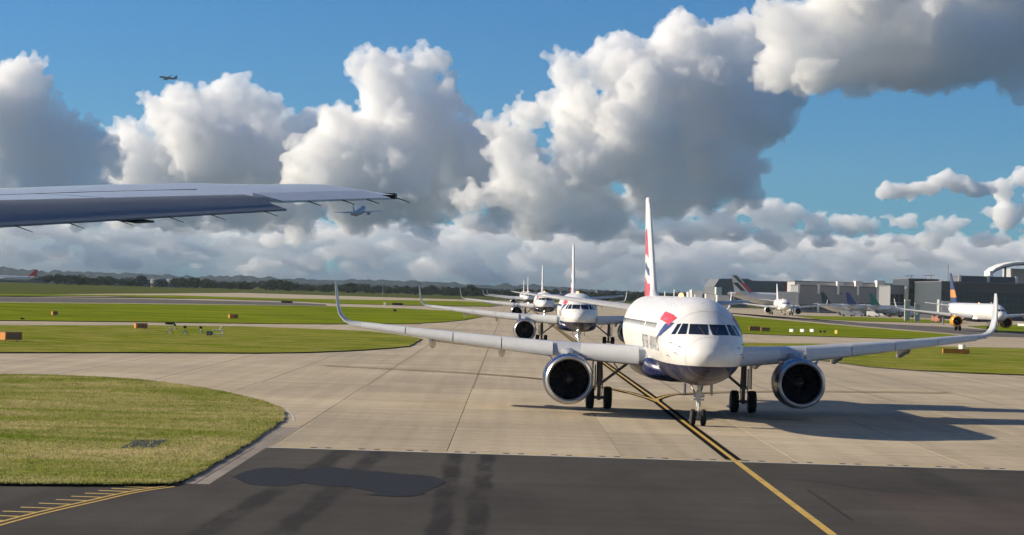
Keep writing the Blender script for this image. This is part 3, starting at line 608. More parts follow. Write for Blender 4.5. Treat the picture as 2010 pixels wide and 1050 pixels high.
def body_text(txt, s0, z0, size, m, parent, name, flip=False, wide=1.0):
    cu = bpy.data.curves.new('txt', 'FONT'); cu.body = txt; cu.size = size; cu.resolution_u = 3; cu.space_character = 1.05; o = bpy.data.objects.new('txt', cu); COL.objects.link(o)
    me = bpy.data.meshes.new_from_object(o.evaluated_get(bpy.context.evaluated_depsgraph_get())); bpy.data.objects.remove(o)
    bm = bmesh.new(); bm.from_mesh(me); bmesh.ops.subdivide_edges(bm, edges=[e for e in bm.edges if e.calc_length() > size*.4], cuts=2)
    w = max(v.co.x for v in bm.verts)
    for v in bm.verts:
        s = s0+(w-v.co.x)*wide if not flip else s0+v.co.x*wide      # reads left to right from outside
        z = z0+v.co.y; sgn = 1 if flip else -1; sg = fus_x(min(s, 20), z)+.013; v.co = (sgn*sg, s, z)
    bm.to_mesh(me); bm.free(); me.materials.append(MATS[m]); o = bpy.data.objects.new(name, me); COL.objects.link(o); o.parent = parent; return o
for word, a, b in (('BRITISH', 10.2, 5.3), ('AIRWAYS', 5.3, 10.2)):
    body_text(word, a, 3.42, .95, 'letter_grey', p1, 'lettering', False); body_text(word, b, 3.42, .95, 'letter_grey', p1, 'lettering', True)
# cabin windows and doors on the first aircraft
wm = None
for sgn in (-1, 1):
    for k in range(42):
        s = 7.4+.533*k
        if 13.2 < s < 13.5: continue
        z = 4.55; x = sgn*(fus_x(s, z)-.004)
        if wm is None:
            v = [(0, .11*math.cos(a)*1.0, .17*math.sin(a)) for a in [2*PI*j/10 for j in range(10)]]; v2 = [(.03, p[1], p[2]) for p in v]
            o = MB().add([Vector(p) for p in v]+[Vector(p) for p in v2], [tuple(range(10))[::-1], tuple(range(10, 20))]+[(j, (j+1) % 10, (j+1) % 10+10, j+10) for j in range(10)]).build('cabin_window', 'cabin_glass', p1); wm = o.data
        else: o = mesh('cabin_window', 0, 0, parent=p1, mesh_data=wm)
        o.location = (x-(.02 if sgn > 0 else .01), s, z); o.rotation_euler = (0, -sgn*.18 if sgn > 0 else .18, 0)
def door(s0, s1, z0, z1, parent, sgn):
    dr = empty('cabin_door', (0, 0, 0)); dr.parent = parent
    fr = strip_decal('tmp', [(s0, z1), (s0+.04, z1)], [(s0, z0), (s0+.04, z0)], 'letter_grey', dr, sgn > 0); fr.name = 'door_seam'
    fr = strip_decal('tmp', [(s1-.04, z1), (s1, z1)], [(s1-.04, z0), (s1, z0)], 'letter_grey', dr, sgn > 0); fr.name = 'door_seam'
    fr = strip_decal('tmp', [(s0, z1), ((s0+s1)/2, z1), (s1, z1)], [(s0, z1-.04), ((s0+s1)/2, z1-.04), (s1, z1-.04)], 'letter_grey', dr, sgn > 0); fr.name = 'door_seam'
def ring_seam(s, w=.022):
    zt, zb, hw = ZT(s)+LIFT, ZB(s)+LIFT, HW(s); zc, hh = (zt+zb)/2, (zt-zb)/2; n = 56; v = []
    for s2 in (s, s+w):
        zt2, zb2, hw2 = ZT(s2)+LIFT, ZB(s2)+LIFT, HW(s2)
        for k in range(n): a = 2*PI*k/n; v.append(Vector(((hw2+.006)*math.cos(a), s2, (zt2+zb2)/2+((zt2-zb2)/2+.006)*math.sin(a))))
    return MB().add(v, [(k, (k+1) % n, n+(k+1) % n, n+k) for k in range(n)]).build('skin_seam', 'seam_grey', p1, 60)
for s_s in (.92, 3.05, 6.4, 8.6, 11.0, 24.0): ring_seam(s_s)
for sgn in (-1, 1):
    for s_p, z_p in ((1.55, 3.75), (1.75, 3.45), (2.5, 3.9), (2.9, 3.3)):
        x_p = sgn*fus_x(s_p, z_p); pr = MB().tube((x_p-sgn*.03, s_p, z_p), (x_p+sgn*.10, s_p-.04, z_p), .018, n=6); pr.tube((x_p+sgn*.10, s_p-.04, z_p), (x_p+sgn*.10, s_p-.22, z_p), .018, .010, 6); pr.build('air_probe', 'gear_grey', p1)
    a = COCKPIT[0][0 if 0 else 4*7+5]; b = COCKPIT[0][1*7+3]; q0 = Vector((sgn*a.x, a.y-.03, a.z+.02)); q1 = Vector((sgn*b.x, b.y-.05, b.z+.02)); MB().tube(q0, q1, .014, n=6).build('wiper', 'black_board', p1)
for s_a, h_a in ((7.6, .12), (17.5, .35), (22.5, .25)): MB().box(-.012, .012, s_a, s_a+.38, ZT(s_a)+LIFT-.02, ZT(s_a)+LIFT+h_a).build('antenna', 'white_body', p1)
for sgn in (-1, 1): door(4.55, 5.3, 3.15, 4.95, p1, sgn)
print('p1', time.time()-T0)
def copy_tree(o, parent=None, skip=()):
    c = o.copy(); COL.objects.link(c); c.parent = parent
    for ch in list(o.children):
        if ch.name.split('.')[0] in skip: continue
        copy_tree(ch, c, skip)
    return c
Q = [((7.37, 229.2, 0), 1.571, 'second jetliner in the taxi queue, nose lights on, behind the nearest one', ()),
     ((7.14, 447.5, 0), 1.5815, 'third jetliner in the taxi queue, small, its nose light lit', ('cabin_window', 'lettering', 'fan_blade', 'cabin_door')),
     ((6.75, 842, 0), 1.575, 'fourth jetliner in the taxi queue, its fin just right of the fifth fin', ('cabin_window', 'lettering', 'fan_blade', 'cabin_door', 'strake', 'slat')),
     ((6.2, 1040, 0), 1.575, 'fifth and farthest jetliner in the taxi queue, leftmost of the queueing fins', ('cabin_window', 'lettering', 'fan_blade', 'cabin_door', 'strake', 'slat'))]
lamp_lit = None
for loc, yaw, lab, skip in Q:
    c = copy_tree(p1, None, skip); c.location = loc; c.rotation_euler.z = yaw-PI/2; tag(c, lab)
    for lg in c.children:
        if lg.name.startswith('nose_leg'):
            for l_ in lg.children:
                if l_.name.startswith('taxi_lamp'):
                    if lamp_lit is None: lamp_lit = l_.data.copy(); lamp_lit.materials[0] = MATS['taxi_light']
                    l_.data = lamp_lit
# other aircraft on the ground
p6 = airliner('airliner', 'small white jetliner facing the camera in front of the pale jet bridge', 'airplane', None, (102.44, 810.8, 0), 1.5603, dict(body='white_body', fin='white_body', engine='nacelle_white', plug=(0, 0)))
p7 = airliner('airliner', 'white jetliner with yellow engines and navy and gold fin, far right', 'airplane', None, (108.3, 480.5, 0), 1.63, dict(body='white_over_dark', fin='fin_navy_gold', engine='nacelle_yellow', plug=(5.2, 4.2), lift=.45, fin_h=13.0, lip='nacelle_yellow'))
def parked(u, v, y, yaw, label, spec, tip_s=36.28):    # a parked jet placed by its fin tip
    s = spec.get('scale', 1); pl = sum(spec.get('plug', (0, 0))); tip = at(u, v, y); d = Vector((math.cos(yaw), math.sin(yaw), 0)); loc = tip-d*((tip_s+pl)*s); loc.z = 0
    return airliner('airliner', label, 'airplane', spec.get('group'), loc, yaw, dict(detail=0, **spec))
parked(1436, 537, 1190, R(186), 'large parked jetliner with red, white, black and green striped fin', dict(scale=1.55, plug=(5, 5), body='white_body', fin='fin_red_green_black', engine='nacelle_white', sharklet=False))
parked(1537, 553, 1365, R(186), 'parked jetliner whose dark crimson fin rises above the pale jet bridge', dict(scale=1.40, body='white_body', fin='fin_crimson', engine='nacelle_white'))
parked(1611, 570, 900, R(215), 'parked jetliner with very dark green fin, leftmost of the three nose-in jets', dict(scale=.80, body='white_body', fin='fin_dark_green', engine='nacelle_white', group='jets parked nose-in at the pier'))
parked(1661, 570, 900, R(215), 'parked jetliner with deep blue fin, middle of the three nose-in jets', dict(scale=.80, body='white_body', fin='fin_blue', engine='nacelle_white', group='jets parked nose-in at the pier'))
parked(1707, 570, 900, R(215), 'parked jetliner with emerald green fin, right of the blue-finned one', dict(scale=.80, body='white_body', fin='fin_green', engine='nacelle_white', group='jets parked nose-in at the pier'))
parked(1648, 577, 1010, R(215), 'parked jetliner with small maroon fin behind the blue-finned jet', dict(scale=.80, body='white_body', fin='fin_maroon', engine='nacelle_white'))
parked(74, 529, 1880, R(12), 'white jetliner with red fin parked far off by the left hangars', dict(scale=1.0, plug=(10, 10), body='white_body', fin='fin_bright_red', engine='nacelle_white', sharklet=False))
# airborne
def airborne(u, v, y, heading, pitch, roll, label, spec):
    o = airliner('airliner', label, 'airplane', 'jets climbing in the sky', at(u, v, y), 0, dict(detail=0, gear=False, **spec)); o.rotation_mode = 'XYZ'
    o.rotation_euler = (pitch, roll, heading); return o
print('planes', time.time()-T0)
aircraft_paint('dusk_body', (.10, .13, .20), .2); MATS['dark_body'] = aircraft_paint('dark_body', (.05, .06, .08), .2)  # airborne jets: backlit shade is put into these dark body colours
airborne(312, 154, 4300, R(-68), R(-5), R(-12), 'small dark jetliner climbing in the blue sky at upper left', dict(scale=1.0, body='dark_body', fin='fin_dark_green', engine='dark_body', wing='dark_body', tailplane='dark_body'))
airborne(716, 418, 2500, R(173), R(-10), R(3), 'jetliner climbing away seen from behind below the wing tip', dict(scale=1.65, plug=(3, 3), body='dusk_body', fin='fin_blue', engine='dark_body', wing='dark_body', tailplane='dark_body', sharklet=False))

# ================================================================== OWN WING
ow = empty('airliner_wing', (-4, 18, 5.5)); tag(ow, 'grey wing of the camera\'s own aircraft reaching in from the left', 'wing')
OW = ow.location.copy()
rdir = Vector((.122, .9925, 0)); hdir = Vector((-.9925, .122, 0))
def wp(L, fwd, z): return rdir*L+hdir*fwd+Vector((0, 0, z))-OW
def te_f(L): return 4.88+(27.2-L)*.30
def le_f(L): return 6.3+(27.2-L)*.66
def te_z(L): return 7.19-(27.2-L)*.068
def le_z(L): return 7.25-(27.2-L)*.092-(27.2-L)**2*.006
AF2 = [(0, 0), (.02, .3), (.07, .52), (.16, .72), (.30, .85), (.45, .80), (.62, .6), (.8, .32), (1, .02), (1, -.02), (.8, .0), (.6, -.25), (.4, -.4), (.2, -.36), (.06, -.22), (.015, -.1)]
rr = []
for L in (9, 12, 15, 17, 19, 21, 22.5, 24, 25.2, 26.2, 26.9, 27.2):
    c = le_f(L)-te_f(L); h = .095*c*(.6 if L > 26 else .8)
    rr.append([wp(L, le_f(L)-c*a, le_z(L)+(te_z(L)-le_z(L))*a+h*b) for a, b in AF2])
MB().loft(rr).build('wing_panel', 'own_wing_paint', ow, 35)
def te_pt(L, back=0, drop=0): return wp(L, te_f(L)-back, te_z(L)-drop)
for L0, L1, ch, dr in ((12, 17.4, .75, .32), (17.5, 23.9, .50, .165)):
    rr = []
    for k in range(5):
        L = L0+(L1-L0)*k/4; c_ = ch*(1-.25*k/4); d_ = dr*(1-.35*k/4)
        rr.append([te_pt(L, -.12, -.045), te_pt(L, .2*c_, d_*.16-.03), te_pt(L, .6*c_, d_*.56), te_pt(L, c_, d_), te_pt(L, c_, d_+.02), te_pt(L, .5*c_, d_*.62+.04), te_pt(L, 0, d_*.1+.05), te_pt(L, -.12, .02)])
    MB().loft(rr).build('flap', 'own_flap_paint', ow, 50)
rr = [[te_pt(L, a, b) for a, b in ((-.1, -.06), (.25, .02), (.25, .045), (-.1, .03))] for L in (24.05, 25.4, 26.6)]
MB().loft(rr).build('aileron', 'own_wing_paint', ow)
MB().loft([[te_pt(20.9, a, b) for a, b in ((-.3, .08), (.46, .17), (.46, .19), (-.3, .11))], [te_pt(21.2, a, b) for a, b in ((-.3, .08), (.46, .17), (.46, .19), (-.3, .11))]]).build('flap_fairing', 'black_board', ow)
def up_pt(L, a, off):                                  # a point on the upper skin
    c = le_f(L)-te_f(L); h = .095*c*(.6 if L > 26 else .8); b = np.interp(a, [q_[0] for q_ in AF2[:9]], [q_[1] for q_ in AF2[:9]]); return wp(L, le_f(L)-c*a, le_z(L)+(te_z(L)-le_z(L))*a+h*float(b)+off)
for L0, L1 in ((17.6, 19.6), (19.66, 21.6), (21.66, 23.6)):
    rr = [[up_pt(L, a, o_) for a, o_ in ((.70, .012), (.78, .018), (.86, .018), (.95, .014), (.95, -.01), (.70, -.01))] for L in (L0, (L0+L1)/2, L1)]
    MB().loft(rr).build('spoiler', 'own_wing_paint', ow)
for a0, La, Lb in ((.66, 17, 24.2),):
    MB().loft([[up_pt(L, a0, .004), up_pt(L, a0+.006, .004), up_pt(L, a0+.006, -.01), up_pt(L, a0, -.01)] for L in np.linspace(La, Lb, 5)]).build('panel_seam', 'black_board', ow)
for L in (18.2, 19.0, 19.8, 20.6, 21.5, 22.3, 23.4):
    k = (L-17.5)/6.4; c_ = .50*(1-.25*k); d_ = .165*(1-.35*k); a = te_pt(L, c_-.03, d_); MB().tube(a, a+Vector((.19, .02, -.06)), .006, .003, 6).build('static_wick', 'black_board', ow)
for L in (24.6, 25.4, 26.0, 26.8):
    a = te_pt(L, .24, .03); MB().tube(a, a+Vector((.16, .02, -.05)), .008, .004, 6).build('static_wick', 'black_board', ow)
rr = [[wp(27.2+d, f_, te_z(27.2)+dz) for f_, dz in ((le_f(27.2)-.1, .03), (te_f(27.2)-.02, .02), (te_f(27.2)-.02, -.05), (le_f(27.2)-.1, -.05))] for d in (.002, .14)]
MB().loft(rr).build('wing_tip', 'black_board', ow)
print('wing', time.time()-T0)

# ================================================================== BUILDINGS
mat('panel_grey', (.24, .25, .27), .5); mat('panel_light', (.42, .43, .44), .5); mat('panel_white', (.70, .70, .68), .5); mat('facade_dark', (.05, .06, .07), .4)
mat('pane_blue', (.022, .030, .038), .1, spec=.8); mat('pane_dark', (.03, .034, .04), .15, spec=.7); mat('roof_grey', (.13, .135, .145), .6); mat('far_wall', (.17, .19, .20), .7); mat('steel', (.30, .31, .33), .4, .5)
mat('terracotta', (.30, .12, .08), .7)
def bx(u0, u1, vt, y, depth=30, z0=0):                # box seen between two pixel columns, top at vt, front y metres off
    a, b = at(u0, vt, y), at(u1, vt, y); return a.x, b.x, y, y+depth, z0, (a.z+b.z)/2
def building(name, label, u0, u1, vt, y, depth, wall, roof='roof_grey', panes=None, rows=1, zr=None, pane_m='pane_blue', piers=0, pier_m='panel_white', parapet=True):
    x0, x1, y0, y1, z0, z1 = bx(u0, u1, vt, y, depth); o = empty(name, ((x0+x1)/2, y0, 0)); tag(o, label, 'building'); L = o.location
    MB().box(x0-L.x, x1-L.x, 0, depth, 0, z1).build('wall', wall, o)
    if parapet: MB().box(x0-L.x-.2, x1-L.x+.2, -.2, depth+.2, z1+.003, z1+.45).build('roof', roof, o)
    if panes:
        za, zb = zr or (z1*.25, z1*.9); n = panes; w = (x1-x0)/n; hgt = (zb-za)/rows; pm = None
        for r_ in range(rows):
            for k in range(n):
                if pm is None: q = MB().box(.06*w, .94*w, -.12, .05, .06*hgt, .94*hgt).build('window_pane', pane_m, o); pm = q.data
                else: q = mesh('window_pane', 0, 0, parent=o, mesh_data=pm)
                q.location = (x0-L.x+k*w, 0, za+r_*hgt)
    if piers:
        pm = None; w = (x1-x0)/piers
        for k in range(piers+1):
            if pm is None: q = MB().box(-.5, .5, -.7, -.15, 0, z1+.8).build('pillar', pier_m, o); pm = q.data
            else: q = mesh('pillar', 0, 0, parent=o, mesh_data=pm)
            q.location = (x0-L.x+k*w, 0, 0)
    return o
# pier and gate buildings on the right
building('pier_building', 'long grey airport pier with white pillars behind the nose-in jets', 1568, 1800, 564, 1045, 30, 'panel_grey', panes=24, rows=1, zr=(1, 5.5), pane_m='pane_dark', piers=6)
building('upper_pier', 'pale grey upper storey of the pier set back behind it', 1560, 1790, 556, 1110, 30, 'panel_light', panes=14, rows=1, zr=(8, 12.5), pane_m='panel_grey')
for k, (a, b, v) in enumerate(((1644, 1656, 552.5), (1680, 1693, 551.5), (1722, 1738, 550.5), (1766, 1788, 549))):
    x0, x1, y0, y1, z0, z1 = bx(a, b, v, 1104); o = MB().box(x0, x1, y0, y0+8, 0, z1).add([(x0+.8, y0-.1, z1-2.2), (x1-.8, y0-.1, z1-2.2), (x1-.8, y0-.1, z1-1.2), (x0+.8, y0-.1, z1-1.2)], [(0, 1, 2, 3)]).build('stair_tower', 'panel_white'); tag(o, ['leftmost', 'second', 'third', 'rightmost and widest'][k]+' white stair tower rising above the grey pier', 'tower', 'white towers on the pier')
building('glass_gatehouse', 'dark glass gate building with two pale round lamps, right of the pier', 1784, 1843, 549, 960, 40, 'facade_dark', panes=8, rows=4, zr=(1.5, 12.5))
building('gate_annex', 'low grey annex against the left side of the glass gate building', 1748, 1783, 562, 972, 30, 'panel_grey', panes=4, rows=2, zr=(2, 10), pane_m='pane_dark')
building('lift_tower', 'narrow light grey lift tower in front of the dark terminal', 1833, 1846, 561, 930, 8, 'panel_light', parapet=True)
building('terminal', 'wide dark glass terminal building at the far right', 1848, 2080, 557, 900, 60, 'facade_dark', panes=26, rows=4, zr=(1.5, 11.5), pane_m='pane_dark')
building('roof_plant', 'dark plant room on the terminal roof with white end posts', 1884, 1995, 544.5, 925, 20, 'roof_grey', panes=6, rows=1, zr=(12.8, 15), pane_m='facade_dark', piers=2)
# curved canopy roof
cb = empty('canopy_hall', at(2010, 560, 990)); tag(cb, 'pale hall under a sweeping white curved canopy roof, far right', 'building'); cb.location.z = 0; Lc = cb.location
ct = [(1946, 533), (1955, 526), (1970, 519.5), (1990, 515), (2015, 513.5), (2050, 515), (2090, 520), (2120, 528)]
tp = [at(u, v, 990)-Lc for u, v in ct]; MB().loft([[p, p+Vector((0, 14, .4)), p+Vector((0, 14, -.5)), p+Vector((0, 0, -1.0))] for p in tp]).build('canopy_roof', 'panel_white', cb)
MB().loft([[p+Vector((0, .3, -1.01)), p+Vector((0, 14.2, -.52)), p+Vector((0, 14.2, -1.1)), p+Vector((0, .3, -1.6))] for p in tp]).build('soffit', 'roof_grey', cb)
a, b = at(1987, 527, 1000)-Lc, at(2110, 527, 1000)-Lc; MB().box(a.x, b.x, 9, 30, 0, a.z).build('hall_wall', 'panel_light', cb)
for u in (1975, 2060): p = at(u, 540, 992)-Lc; MB().tube((p.x, 4, 0), (p.x, 4, at(u, 520, 992).z), .5).build('column', 'steel', cb)
p = at(1947, 533, 989)-Lc; MB().box(p.x-.7, p.x+.7, -.5, 12, p.z-2.0, p.z+.3).build('fascia', 'panel_white', cb)
# hangar at mid right
hg = empty('hangar', (at(1400, 580, 1700).x, 1700, 0)); tag(hg, 'big dark grey hangar with sloping sides behind the striped fin', 'building'); Lh = hg.location
prof = [(1402, 588), (1402, 562), (1412, 547), (1468, 547), (1478, 551), (1640, 554), (1640, 588)]; f0 = [at(u, v, 1700)-Lh for u, v in prof]; [setattr(p, 'z', max(0, p.z)) for p in f0]; f0[0].z = f0[-1].z = 0
MB().loft([f0, [p+Vector((0, 90, 0)) for p in f0]]).build('shell', 'roof_grey', hg)
for k in range(10): x = f0[2].x+(f0[-2].x-f0[2].x)*(k+.1)/10; MB().box(x, x+(f0[-2].x-f0[2].x)/12, -.2, .1, 1, 8).build('hangar_door', 'far_wall', hg)
for k, (u0, u1, vt, y) in enumerate(((1357, 1379, 569.5, 1250), (1351, 1358, 573, 1256), (1386, 1411, 577.5, 1240), (1408, 1432, 579.5, 1230), (1406, 1417, 563.5, 1600))):
    building('service_building', ['white boxy service building just right of the nearest jet', 'narrow white block left of the boxy service building', 'low white service building left of the striped-fin jet', 'long low white shed below the striped fin', 'small cream block in front of the hangar gable'][k], u0, u1, vt, y, 12, 'panel_white', panes=4, rows=1, pane_m='pane_dark', zr=(2, 4), parapet=False)
building('freight_shed', 'long dark low shed behind the white service buildings', 1340, 1470, 581, 1400, 20, 'far_wall', panes=14, rows=1, zr=(1.5, 4), pane_m='pane_dark')
# jet bridge with rounded white end
jb = empty('jet_bridge', (at(1547, 590, 945).x, 945, 0)); tag(jb, 'pale ribbed jet bridge rotunda behind the small white jet', 'jet bridge'); Lj = jb.location
z0, z1 = at(1547, 594, 945).z, at(1547, 572.5, 945).z; x0, x1 = at(1527, 580, 945).x-Lj.x, at(1569, 580, 945).x-Lj.x
z0 = 3.6
pr = [(x0, 0), (x1-1.4, 0), (x1-.4, .4), (x1, 1.4), (x1, 5), (x0, 5)]; MB().poly(pr, z0, z1).build('cab', 'panel_white', jb)
for k in range(12): x = x0+(x1-x0-1.6)*(k+.5)/12; MB().box(x-.05, x+.05, -.08, .02, z0+.1, z1-.1).build('rib', 'panel_light', jb)
MB().box(x1-.2, x1+26, 1.4, 4.4, z0+.3, z1-.5).build('tunnel', 'panel_grey', jb)
for x in (x0+2, x1-2, x1+18): MB().tube((x, 2.5, 0), (x, 2.5, z0+.2), .35).build('support', 'steel', jb)
jb2 = empty('jet_bridge', (at(1858, 600, 640).x, 640, 0)); tag(jb2, 'white jet bridge block left of the yellow-engined jet', 'jet bridge'); Lj = jb2.location
x0, x1 = at(1848, 600, 640).x-Lj.x, at(1876, 600, 640).x-Lj.x; zt = at(1860, 591, 640).z
MB().box(x0, x1, 0, 4, 2.6, zt).build('cab', 'panel_white', jb2); MB().box(x1, x1+12, 1, 4, 2.8, zt-.3).build('tunnel', 'panel_light', jb2); MB().box(x0-.6, x0, .3, 3.7, 2.5, zt+.4).build('bellows', 'panel_light', jb2)
for x in (x0+1, x1-.5): MB().tube((x, 2, 0), (x, 2, 2.7), .25).build('support', 'steel', jb2)
for k, (u0, u1, vt, y) in enumerate(((1777, 1786.5, 588, 735), (1797, 1806, 594, 735))):
    x0, x1, y0, y1, a_, z1 = bx(u0, u1, vt, y); o = empty('concrete_pillar', ((x0+x1)/2, y, 0)); tag(o, ['taller left pale concrete pillar in front of the gate building', 'shorter right pale concrete pillar in front of the gate building'][k], 'pillar', 'pillars on the apron')
    w = (x1-x0)/2; MB().box(-w, w, 0, 1.2, 0, z1-.6).build('shaft', 'panel_light', o); MB().box(-w-.12, w+.12, -.12, 1.32, z1-.597, z1).build('cap', 'panel_white', o)
# masts and wall logos
def mast(u, vt, y, label, arms=0):
    p = at(u, vt, y); o = empty('mast', (p.x, y, 0)); tag(o, label, 'mast', 'masts over the terminal'); MB().tube((0, 0, 0), (0, 0, p.z), .22, .14, 8).build('pole', 'steel', o)
    for k in range(arms): MB().box(-1.6, 1.6, -.12, .12, p.z-.5-k*1.4, p.z-.25-k*1.4).build('arm', 'steel', o)
mast(1861.5, 519, 950, 'tall thin mast left of the navy and gold fin'); mast(1780.5, 540, 1100, 'short mast with cross-arm above the glass gate building, left one', 1); mast(1789, 540, 1100, 'short mast with cross-arm right beside the left one', 1); mast(1817.5, 539, 1100, 'mast with cross-arm over the gate building middle', 1); mast(1828, 539, 1100, 'mast with cross-arm over the gate building right end', 1)
mast(752, 549, 1500, 'slim pole standing before the far tree line'); mast(1143, 568, 1900, 'thin pole beyond the taxi queue')
for k, u in enumerate((1780, 1817.5)):
    p = at(u, 565.5, 958); o = MB().lathe([(-.2, .2), (-.15, .7), (0, .85), (.2, .8), (.25, .1)], p, 20).build('wall_lamp', 'panel_white', None, 50); tag(o, ['left', 'right'][k]+' round white wall disc on the glass gate building', 'lamp', 'round discs on the gate building')  # plain white discs for the wall logos, they give no light
# left horizon: sheds, tanks
for k, (u0, u1, vt, y, w, lab) in enumerate(((95, 134, 547, 1900, 'panel_light', 'pale grey square shed by the red-finned jet, far left'), (134, 292, 551, 1950, 'far_wall', 'long low grey-blue warehouse on the left horizon'), (-60, 100, 549, 1980, 'far_wall', 'grey terminal block behind the red-finned jet'), (-60, 55, 541, 2200, 'roof_grey', 'dark hangar roof at the far left edge'), (352, 378, 553, 1930, 'panel_light', 'small pale shed right of the storage tanks'), (908, 958, 566, 2100, 'far_wall', 'low grey sheds left of the queue fins'), (1172, 1235, 572, 2100, 'far_wall', 'low shed on the horizon left of the nearest fin'))):
    building('shed', lab, u0, u1, vt, y, 30, w, panes=8, rows=1, zr=(2, 6), pane_m='pane_dark')
for k, (u0, u1, vt) in enumerate(((293, 322, 546), (325, 352, 546.5))):
    a, b = at(u0, vt, 1900), at(u1, vt, 1900); r_ = (b.x-a.x)/2; o = empty('storage_tank', ((a.x+b.x)/2, 1900+r_, 0)); tag(o, ['left', 'right'][k]+' round pale storage tank on the left horizon', 'tank', 'storage tanks')
    MB().lathe([(0, r_), (a.z-1, r_), (a.z-.2, r_*.85), (a.z, .1)], (0, 0, 0), 24, 'x').build('tank_shell', 'far_wall', o, 40); o.children[0].rotation_euler = (0, -PI/2, 0)
    MB().tube((-r_*.5, -r_, 0), (-r_*.5, -r_, a.z+.6), .25).build('pipe', 'steel', o)

# ================================================================== SIGN BOARDS AND SMALL THINGS ON THE GRASS
def sign_box(label, u0, u1, vt, vb, side='orange_board', face='board_face', depth=.6, turn=0, legs=True, split=None):
    b = gnd((u0+u1)/2, vb); y = b.y; a, c = at(u0, vb, y), at(u1, vb, y); w = c.x-a.x; h = at((u0+u1)/2, vt, y).z-.06
    o = empty('sign_box', (b.x, y, 0), turn); tag(o, label, 'airfield sign', 'airfield sign boxes'); z0 = .18 if legs else .05
    MB().box(-w/2, w/2, 0, depth, z0, h).build('case', side, o); MB().box(-w/2+.05+(w*split if split else 0), w/2-.05, -.02, .004, z0+.06, h-.06).build('face', face, o)
    MB().box(-w/2-.03, w/2+.03, -.03, depth+.03, h+.002, h+.04).build('lid', 'board_face' if side == 'orange_board' else side, o)
    if legs:
        for x in (-w*.35, w*.35): MB().tube((x, depth/2, 0), (x, depth/2, z0+.02), .05).build('leg', 'gear_grey', o)
    return o
sign_box('large orange sign box on the grass at the left edge', 8, 45, 651, 671, depth=1.0, turn=R(42), split=.05)
sign_box('small square brown sign box farther back on the left grass', 103, 113.5, 610.5, 620.5, turn=R(30))
sign_box('orange-edged sign box on the middle of the left grass', 266, 290, 634, 647, split=.12, turn=R(30))
sign_box('orange sign box with pale face beside the narrow left taxiway', 450, 468, 616.5, 626.5, split=.5, turn=R(30))
sign_box('black square cabinet standing before white frames on the left grass', 405, 416, 650, 661, 'black_board', 'gear_grey')
sign_box('long low brown sign far off between the runway strips', 552, 574, 590, 595, legs=False); sign_box('long dark sign left of the second jet wing tip', 770, 791, 594.5, 599, 'black_board', 'black_board', legs=False)
sign_box('small dark box on grass below the long dark sign', 772, 778, 607, 612.5, 'black_board', 'black_board')
sign_box('long orange sign board on grass under the right wing tip', 1851, 1903, 684.5, 697, face='orange_board', depth=.5); sign_box('white box sign standing behind the long orange board', 1880, 1890.5, 676, 695, 'white_board', 'white_board', .5, turn=R(-50))
sign_box('left longer orange-brown sign board right of the nearest nose', 1471, 1492, 640, 651); sign_box('right shorter orange-brown sign board right of the nearest nose', 1494, 1511, 642.5, 651.5)
for k, (a, b) in enumerate(((1548, 1558), (1569, 1579), (1588, 1598))): sign_box(['leftmost', 'middle', 'rightmost'][k]+' of three white marker boards in a row on the right grass', a, b, 645.5, 653.5, 'white_board', 'white_board', .3, turn=R(-50))
for k, (a, b) in enumerate(((1608, 1613), (1616, 1621))): sign_box(['left', 'right'][k]+' of two tiny black boxes beside the white boards', a, b, 649, 654, 'black_board', 'black_board', .3)
sign_box('small yellow marker board right of the white boards', 1637.5, 1644, 647.5, 657, 'yellow_board', 'yellow_board', .3, turn=R(-50))
sign_box('white marker board at the right edge under the yellow-engined jet', 1996, 2012, 635, 641, 'white_board', 'white_board', .3, turn=R(-50)); sign_box('pale grey board near the tip of the second jet wing', 752, 757, 594, 601, 'white_board', 'board_face', .3, turn=R(-50))
sign_box('thin dark bar sign on the left grass edge', 40, 47, 623.5, 627.5, 'black_board', 'black_board', .3, legs=False)
def instrument(u, vt, vb, label, head=.5):
    b = gnd(u, vb); z = at(u, vt, b.y).z; o = empty('instrument_stand', (b.x, b.y, 0)); tag(o, label, 'stand', 'instrument stands on the grass'); MB().tube((0, 0, 0), (0, 0, z), .07, .05, 8).build('post', 'white_board', o)
    MB().box(-head, head, -.2, .2, z, z+.28).build('head', 'black_board', o); MB().tube((-.5, 0, 0), (0, 0, z*.7), .035, n=6).build('brace', 'gear_grey', o); MB().tube((.5, 0, 0), (0, 0, z*.7), .035, n=6).build('brace', 'gear_grey', o)
instrument(333, 637, 656, 'tall white instrument stand with black head on the left grass'); instrument(343, 640, 648, 'small instrument stand just right of the tall one', .1); instrument(363, 644, 657, 'thin instrument stand left of the black cabinet', .15); instrument(394, 645, 655, 'thin instrument stand nearest the black cabinet', .15)
wf = empty('white_frame', gnd(427, 661)); tag(wf, 'white tubular frame right of the black cabinet on the grass', 'frame')
for a, b in (((-.55, 0, 0), (-.55, 0, .75)), ((.6, 0, 0), (.6, 0, .75)), ((-.55, 0, .72), (.6, 0, .72)), ((-.55, 0, .3), (.6, 0, .3)), ((.1, .4, .7), (.4, .4, 1.25))): MB().tube(a, b, .05, n=8).build('tube', 'white_board', wf)
